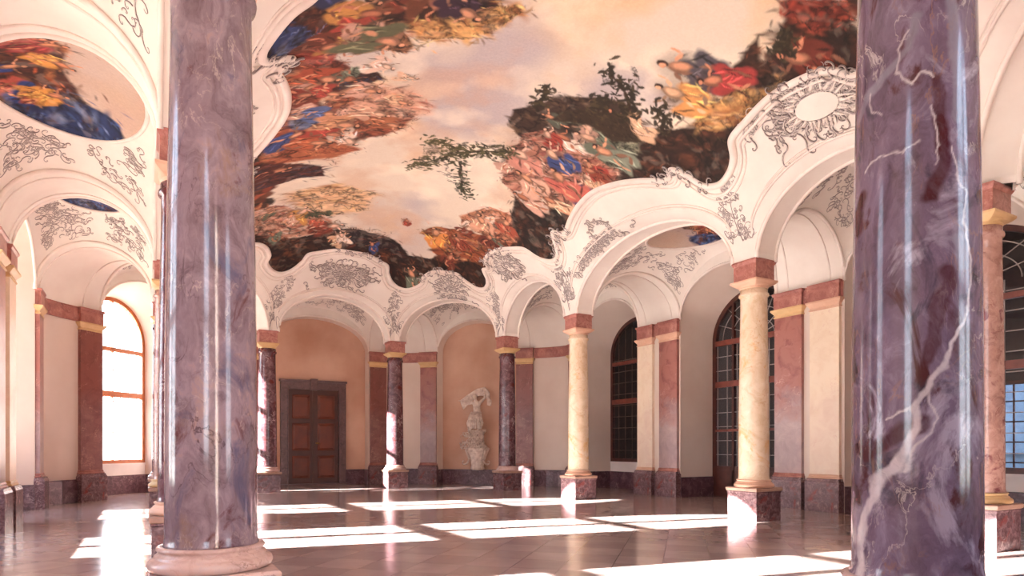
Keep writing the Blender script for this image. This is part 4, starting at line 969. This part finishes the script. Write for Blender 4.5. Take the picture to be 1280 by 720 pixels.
# panelled double door in the end wall
dr = tag(empty('door_1', (0,13.1,0)), kind='structure')
fm = MB()
for sg in (-1,1):
    fm.box(sg*1.08-.13*(1 if sg>0 else 1)+(0 if sg<0 else -.0), sg*1.08+.13, -.14, .02, 0, 3.82)
fm.box(-1.21,1.21,-.15,.02,3.62,3.90); fm.box(-1.25,1.25,-.18,.02,3.90,3.98); fm.box(-.13,.13,-.2,0,3.6,4.03)
fm.box(-.97,-.93,-.18,.0,0,3.65); fm.box(.93,.97,-.18,.0,0,3.65)
fm.build('door_surround', FRAMEST, dr, bevel=.01)
MB().box(-1.25,1.25,-.22,.0,0,.07).build('threshold', FRAMEST, dr)
for sg in (-1, 1):
    lf = MB(); x0, x1 = (.01,.92) if sg > 0 else (-.92,-.01)
    lf.box(x0,x1,-.07,-.02,.07,3.62); L_ = lf.build('door_leaf', WOOD_DOOR, dr)
    for z0, z1 in ((.28,1.12),(1.32,2.35),(2.52,3.42)):
        pmb = MB(); hx, hz = (x1-x0)/2-.13, (z1-z0)/2; cx, cz = (x0+x1)/2, (z0+z1)/2
        pmb.sqprof([(0,0),(-.03,.03),(-.05,.025),(-.09,.05)], hx, hz, fn=lambda p: (cx+p[0], -.068-p[2]*.8, cz+p[1]))
        pmb.build('door_panel', WOOD_PANEL, L_)
    if sg > 0: MB().tube([(.07,-.07,1.6),(.07,-.14,1.6),(.2,-.15,1.59)], .015, 8).build('door_handle', BRASS, L_)
MB().box(-.04,.04,-.1,-.06,.07,3.62).build('astragal', WOOD_DOOR, dr)

# ------------------------------------------------------------------ floor, ground, vestibule
fl = MB(); poly = []
for i in range(12):
    poly += PIER[i]
fl.box(-9.0,9.1,-13.8,13.8,-.1,0)
tag(fl.build('floor', FLOOR), kind='structure')
def shell(pts, z0, z1, name, mat):
    mb = MB(); pts = pts+[pts[0]]
    mb.grid(np.array([[(*p, z0) for p in pts],[(*p, z1) for p in pts]]), False); return tag(mb.build(name, mat), kind='structure')
# outer masonry block with holes is given by niches; roof keeps daylight out
rf = MB(); rf.box(-9.6,9.6,-14.6,14.6,8.6,8.8); tag(rf.build('roof', DARKR), kind='structure')
# outer faces between the niches
def outer_ring():
    T = 1.3; H = 8.6
    for i in range(12):
        s = BSIDE[i]; m, u, n, hf = frame3(i, T)
        m2, u2, n2_, hf2 = frame3((i+1)%12, T)
        # wall above each niche back
        hb = 1.2 if i in (5,6,7,8,10) else hf
        zs, rb = (4.7,1.3) if i in (5,6,7,8,10) else ((4.75,1.2) if i in (0,2) else ((4.55,1.4) if i == 1 else (4.9,1.2)))
        if i == 9: hb, rb = .62, .62; zs = 4.7
        W = lambda a, z, mm=m, uu=u, nn=n: (mm[0]+uu[0]*a+nn[0]*(T+.02), mm[1]+uu[1]*a+nn[1]*(T+.02), z)
        mb = MB()
        if i in (3,4,11):
            mb.add([W(-hb,0),W(hb,0),W(hb,H),W(-hb,H)], [(0,1,2,3)])
        else:
            mb.grid(np.array([[W(hb*math.cos(a), zs+rb*math.sin(a)) for a in ARC],[W(hb*math.cos(a), H) for a in ARC]]), False)
        # to the next bay
        pe = np.array(W(hb,0)[:2]); hb2 = (1.2 if (i+1)%12 in (5,6,7,8,10) else hf2)
        if (i+1)%12 == 9: hb2 = .62
        ps = m2-u2*hb2+n2_*(T+.02)
        mb.add([(*pe,0),(*ps,0),(*ps,H),(*pe,H)], [(0,1,2,3)])
        wb(mb, s, 'outer_masonry', PLASTER)
outer_ring()
tag(MB().box(-60,9.2,-60,60,-.25,-.12).build('ground', GRAVEL), kind='structure')
tag(MB().box(9.1,24,-40,40,-.25,-.11).build('ground_court', GRAVEL), kind='structure')
# dim vestibule east of the hall
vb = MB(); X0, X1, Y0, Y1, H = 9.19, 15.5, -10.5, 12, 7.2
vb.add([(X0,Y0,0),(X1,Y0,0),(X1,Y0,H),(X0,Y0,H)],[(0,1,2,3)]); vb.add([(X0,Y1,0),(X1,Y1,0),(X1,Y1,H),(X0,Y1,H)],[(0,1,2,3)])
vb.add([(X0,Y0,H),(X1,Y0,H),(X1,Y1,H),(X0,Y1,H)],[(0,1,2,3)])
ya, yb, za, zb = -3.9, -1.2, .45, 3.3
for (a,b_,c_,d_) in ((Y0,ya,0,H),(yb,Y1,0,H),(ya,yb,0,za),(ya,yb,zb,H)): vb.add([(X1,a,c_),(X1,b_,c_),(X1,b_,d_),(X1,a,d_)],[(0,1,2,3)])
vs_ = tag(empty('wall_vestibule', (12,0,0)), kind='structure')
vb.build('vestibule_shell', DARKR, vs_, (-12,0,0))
fb = MB(); fb.box(X1-.05,X1+.05,ya,ya+.1,za,zb); fb.box(X1-.05,X1+.05,yb-.1,yb,za,zb); fb.box(X1-.05,X1+.05,ya,yb,za,za+.1); fb.box(X1-.05,X1+.05,ya,yb,zb-.1,zb)
for k in range(1,4): fb.box(X1-.02,X1+.02,ya+k*.675-.02,ya+k*.675+.02,za,zb)
for k in range(1,5): fb.box(X1-.02,X1+.02,ya,yb,za+k*.57-.02,za+k*.57+.02)
wn[0] += 1; fw = tag(empty('window_%d' % wn[0], (X1,-2.5,0)), kind='structure'); fb.build('window_frame', WOOD_D, fw, (-X1,2.5,0))
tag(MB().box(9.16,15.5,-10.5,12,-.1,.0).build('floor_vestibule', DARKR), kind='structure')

cw = MB(); cw.box(21,21.6,-14,16,-.2,9)
for k in range(8):
    for z in (1.2,4.6): cw.box(20.9,21,-12+k*3.4,-10.9+k*3.4,z,z+2.2)
tag(cw.build('wall_courtyard', plain('slate_grey_render', rgb(120,134,150), .8, rgb(84,96,112), 1.5)), kind='structure')
# ------------------------------------------------------------------ wall sculpture
def skin_mesh(name, nodes, edges, mat, parent, loc=(0,0,0), sub=2, root=0):
    me = bpy.data.meshes.new(name); me.from_pydata([p[:3] for p in nodes], edges, []); o = bpy.data.objects.new(name, me); COLL.objects.link(o)
    md = o.modifiers.new('skin', 'SKIN'); md.use_smooth_shade = True
    for k, p in enumerate(nodes):
        sv = me.skin_vertices[0].data[k]; r = p[3]; sv.radius = (r, r if len(p) < 5 else p[4]); sv.use_root = (k == root)
    sb = o.modifiers.new('sub', 'SUBSURF'); sb.levels = sub; sb.render_levels = sub
    me.materials.append(mat); o.parent = parent; o.location = loc; return o
st = tag(empty('wall_sculpture', (5.42,10.12,0), math.radians(-45)), 'white stucco figure with swirling drapery on a tall carved pedestal against the niche wall', 'sculpture')
# local -y looks into the room; wall plane is at y=+.40
def ped(prof, n=28, sx=1, sy=.7, flute=0):
    mb = MB(); vs = []; fs = []
    for (r,z) in prof:
        for k in range(n):
            a = 2*PI*k/n; q = r*(1+flute*math.cos(8*a)); vs.append((q*math.cos(a)*sx, .18+q*math.sin(a)*sy, z))
    for j in range(len(prof)-1):
        for k in range(n): k2=(k+1)%n; fs.append((j*n+k,j*n+k2,(j+1)*n+k2,(j+1)*n+k))
    fs += [tuple(reversed(range(n))), tuple((len(prof)-1)*n+k for k in range(n))]
    return mb.add(vs, fs, True)
ped([(.18,.56),(.27,.60),(.26,.66),(.24,.74),(.27,.9),(.34,1.1),(.42,1.28),(.46,1.38),(.44,1.42),(.36,1.45)], flute=.06).build('console', STATUE, st)
rs = random.Random(3)
for sg in (-1,1):
    sc = MB(); c0 = [(sg*(x+.27), -.02, y+1.0) for x, y in curl(0,0,-PI/2+.3,.5,1)]
    sc.tube([(sg*.40,-.02,1.36),(sg*.34,-.02,1.18)]+c0, .05, 7, taper=True); sc.build('scroll', STATUE, st)
ped([(.38,1.45),(.36,1.5),(.26,1.56),(.24,1.95),(.28,2.0),(.33,2.05),(.33,2.12)], n=4*7, sx=1.05).build('pedestal', STATUE, st)
lv = MB()
for k in range(46):
    a = rs.uniform(-.55,.35); z = rs.uniform(1.4,1.95); dx = rs.gauss(0,1)
    lv.tube([(a+x*.9, -.08+rs.uniform(-.08,.08), z+y*.9) for x, y in curl(0,0,rs.uniform(0,2*PI),.42,rs.choice((-1,1)),1.0,9)], .03, 6, taper=True)
lv.build('foliage', STATUE, st)
fig = [(0,.12,2.62,.15,.12),(.02,.10,2.84,.125,.10),(.0,.08,3.06,.15,.11),(-.03,.06,3.22,.07,.06),(-.05,.03,3.30,.062,.06),(-.08,.0,3.41,.085,.10),(-.09,-.01,3.49,.06,.07),
 (-.17,.07,3.16,.062),(-.36,.02,3.10,.05),(-.55,-.04,3.20,.036),(-.62,-.06,3.23,.034),
 (.16,.08,3.18,.062),(.34,.06,3.34,.05),(.30,.0,3.55,.036),(.27,-.02,3.62,.034),
 (-.11,.08,2.52,.11),(-.22,-.14,2.44,.085),(-.18,-.12,2.12,.055),(-.2,-.2,2.08,.04),
 (.12,.08,2.5,.11),(.2,-.08,2.3,.085),(.1,-.02,2.1,.055),(.12,-.1,2.08,.04)]
skin_mesh('body', fig, [(0,1),(1,2),(2,3),(3,4),(4,5),(5,6),(2,7),(7,8),(8,9),(9,10),(2,11),(11,12),(12,13),(13,14),(0,15),(15,16),(16,17),(17,18),(0,19),(19,20),(20,21),(21,22)], STATUE, st)
dp = MB()
for k in range(9):
    o_ = k*.035; dp.tube([(-.62+o_*.3,-.06+o_*.3,3.2-o_),(-.35,.02+o_*.4,3.42-o_),(0,.15,3.66-o_*.8),(.3,.12,3.72-o_),(.52,.05,3.5-o_),(.46,.02,3.34-o_),(.6,0,3.2-o_*.6)], .035, 6)
for k in range(12):
    a = -.24+k*.045; dp.tube([(a*.7,.0,2.78),(a,-.13,2.58),(a*1.25+.02*math.sin(k*2),-.15,2.36),(a*1.1+.05*math.sin(k),-.12,2.15)], .036, 6)
dp.build('drapery', STATUE, st)
for sg in (-1,1):
    fc = MB(); bx, bz = ((-.62,3.23) if sg < 0 else (.27,3.62)); fc.tube([(bx+.02*(sg<0),-.05,bz-.03*(sg>0)),(bx,-.055,bz)], .03, 6)
    for f in range(5):
        a = (PI+.2*(f-2)) if sg < 0 else (PI/2+(f-2)*.22)
        L_ = (.06,.075,.08,.072,.055)[f]; fc.tube([(bx,-.05,bz),(bx+L_*.6*math.cos(a),-.06,bz+L_*.6*math.sin(a)),(bx+L_*math.cos(a),-.085,bz+L_*math.sin(a)-.01)], .0095, 5, taper=True)
    fc.build('hand', STATUE, st)
MB().tube([(-.085,-.085,3.435),(-.088,-.108,3.405),(-.086,-.088,3.395)], .012, 5).build('nose', STATUE, st)

# ------------------------------------------------------------------ garden tree outside the left windows
def garden_tree(x, y, h_, lb, sd):
    r = random.Random(sd); root = tag(empty('garden_tree', (x,y,-.12)), lb, 'tree', 'trees in the garden')
    MB().tube([(0,0,0),(.1,0,h_*.3),(0,.1,h_*.6),(.1,.1,h_*.9)], [.25,.2,.14,.05], 8).build('trunk', BARK, root)
    lf = MB()
    for k in range(2600):
        a = r.uniform(0,2*PI); f = r.random()**.5; z = r.uniform(.3,1); R_ = h_*.32*math.sin(PI*min(1,(z-.2)*1.1))*f
        c = Vector((R_*math.cos(a), R_*math.sin(a), z*h_)); d1 = Vector((r.gauss(0,1),r.gauss(0,1),r.gauss(0,1))).normalized()*.16; d2 = d1.orthogonal().normalized()*.09
        lf.add([c-d1,c+d2,c+d1,c-d2], [(0,1,2,3)])
    lf.build('foliage', LEAF, root)
garden_tree(-19, 29, 4.6, 'hazy green garden tree seen through the sunny arched window', 1)
garden_tree(-25, 33, 5.2, 'taller garden tree farther off outside the sunny arched window', 2)

# ------------------------------------------------------------------ light and camera
sd = bpy.data.lights.new('sun', 'SUN'); sd.energy = SUN_E; sd.angle = math.radians(.53); sd.color = (1.0,.965,.92)
so = bpy.data.objects.new('sun', sd); COLL.objects.link(so); so.location = (-20,4,12)
dirv = Vector((1.0, -.185, -math.hypot(1,.185)*.385)); so.rotation_euler = dirv.to_track_quat('-Z','Y').to_euler()
w = bpy.data.worlds.new('world'); scene.world = w; w.use_nodes = True; nt = w.node_tree; bg = nt.nodes['Background']
tc = nt.nodes.new('ShaderNodeTexCoord'); sx = nt.nodes.new('ShaderNodeSeparateXYZ'); nt.links.new(tc.outputs['Generated'], sx.inputs[0])
rp = nt.nodes.new('ShaderNodeValToRGB'); nt.links.new(sx.outputs[2], rp.inputs[0]); rp.color_ramp.elements[0].color = (.93,.96,1,1); rp.color_ramp.elements[1].position = .6; rp.color_ramp.elements[1].color = (.50,.70,1,1)
nt.links.new(rp.outputs[0], bg.inputs[0]); bg.inputs[1].default_value = SKY_E
cam = bpy.data.cameras.new('camera'); co = bpy.data.objects.new('camera', cam); COLL.objects.link(co); scene.camera = co
cam.sensor_width = 36; cam.lens = 36*796.7/1280; cam.shift_y = 198.5/1280; cam.clip_start = .05; cam.clip_end = 300
th = .52; ox, od = 1.05, -12.88
co.location = (ox*math.cos(th)+od*math.sin(th), -ox*math.sin(th)+od*math.cos(th), 1.46)
co.rotation_euler = (PI/2, 0, -th)
vs = scene.view_settings; scene.display_settings.display_device = 'sRGB'; vs.view_transform = 'Standard'; vs.look = 'None'; vs.gamma = 1; vs.use_curve_mapping = False; vs.exposure = EXPO
cy = scene.cycles; cy.max_bounces = 10; cy.diffuse_bounces = 5; cy.glossy_bounces = 4; cy.transparent_max_bounces = 12; cy.use_denoising = True; cy.sample_clamp_indirect = 12
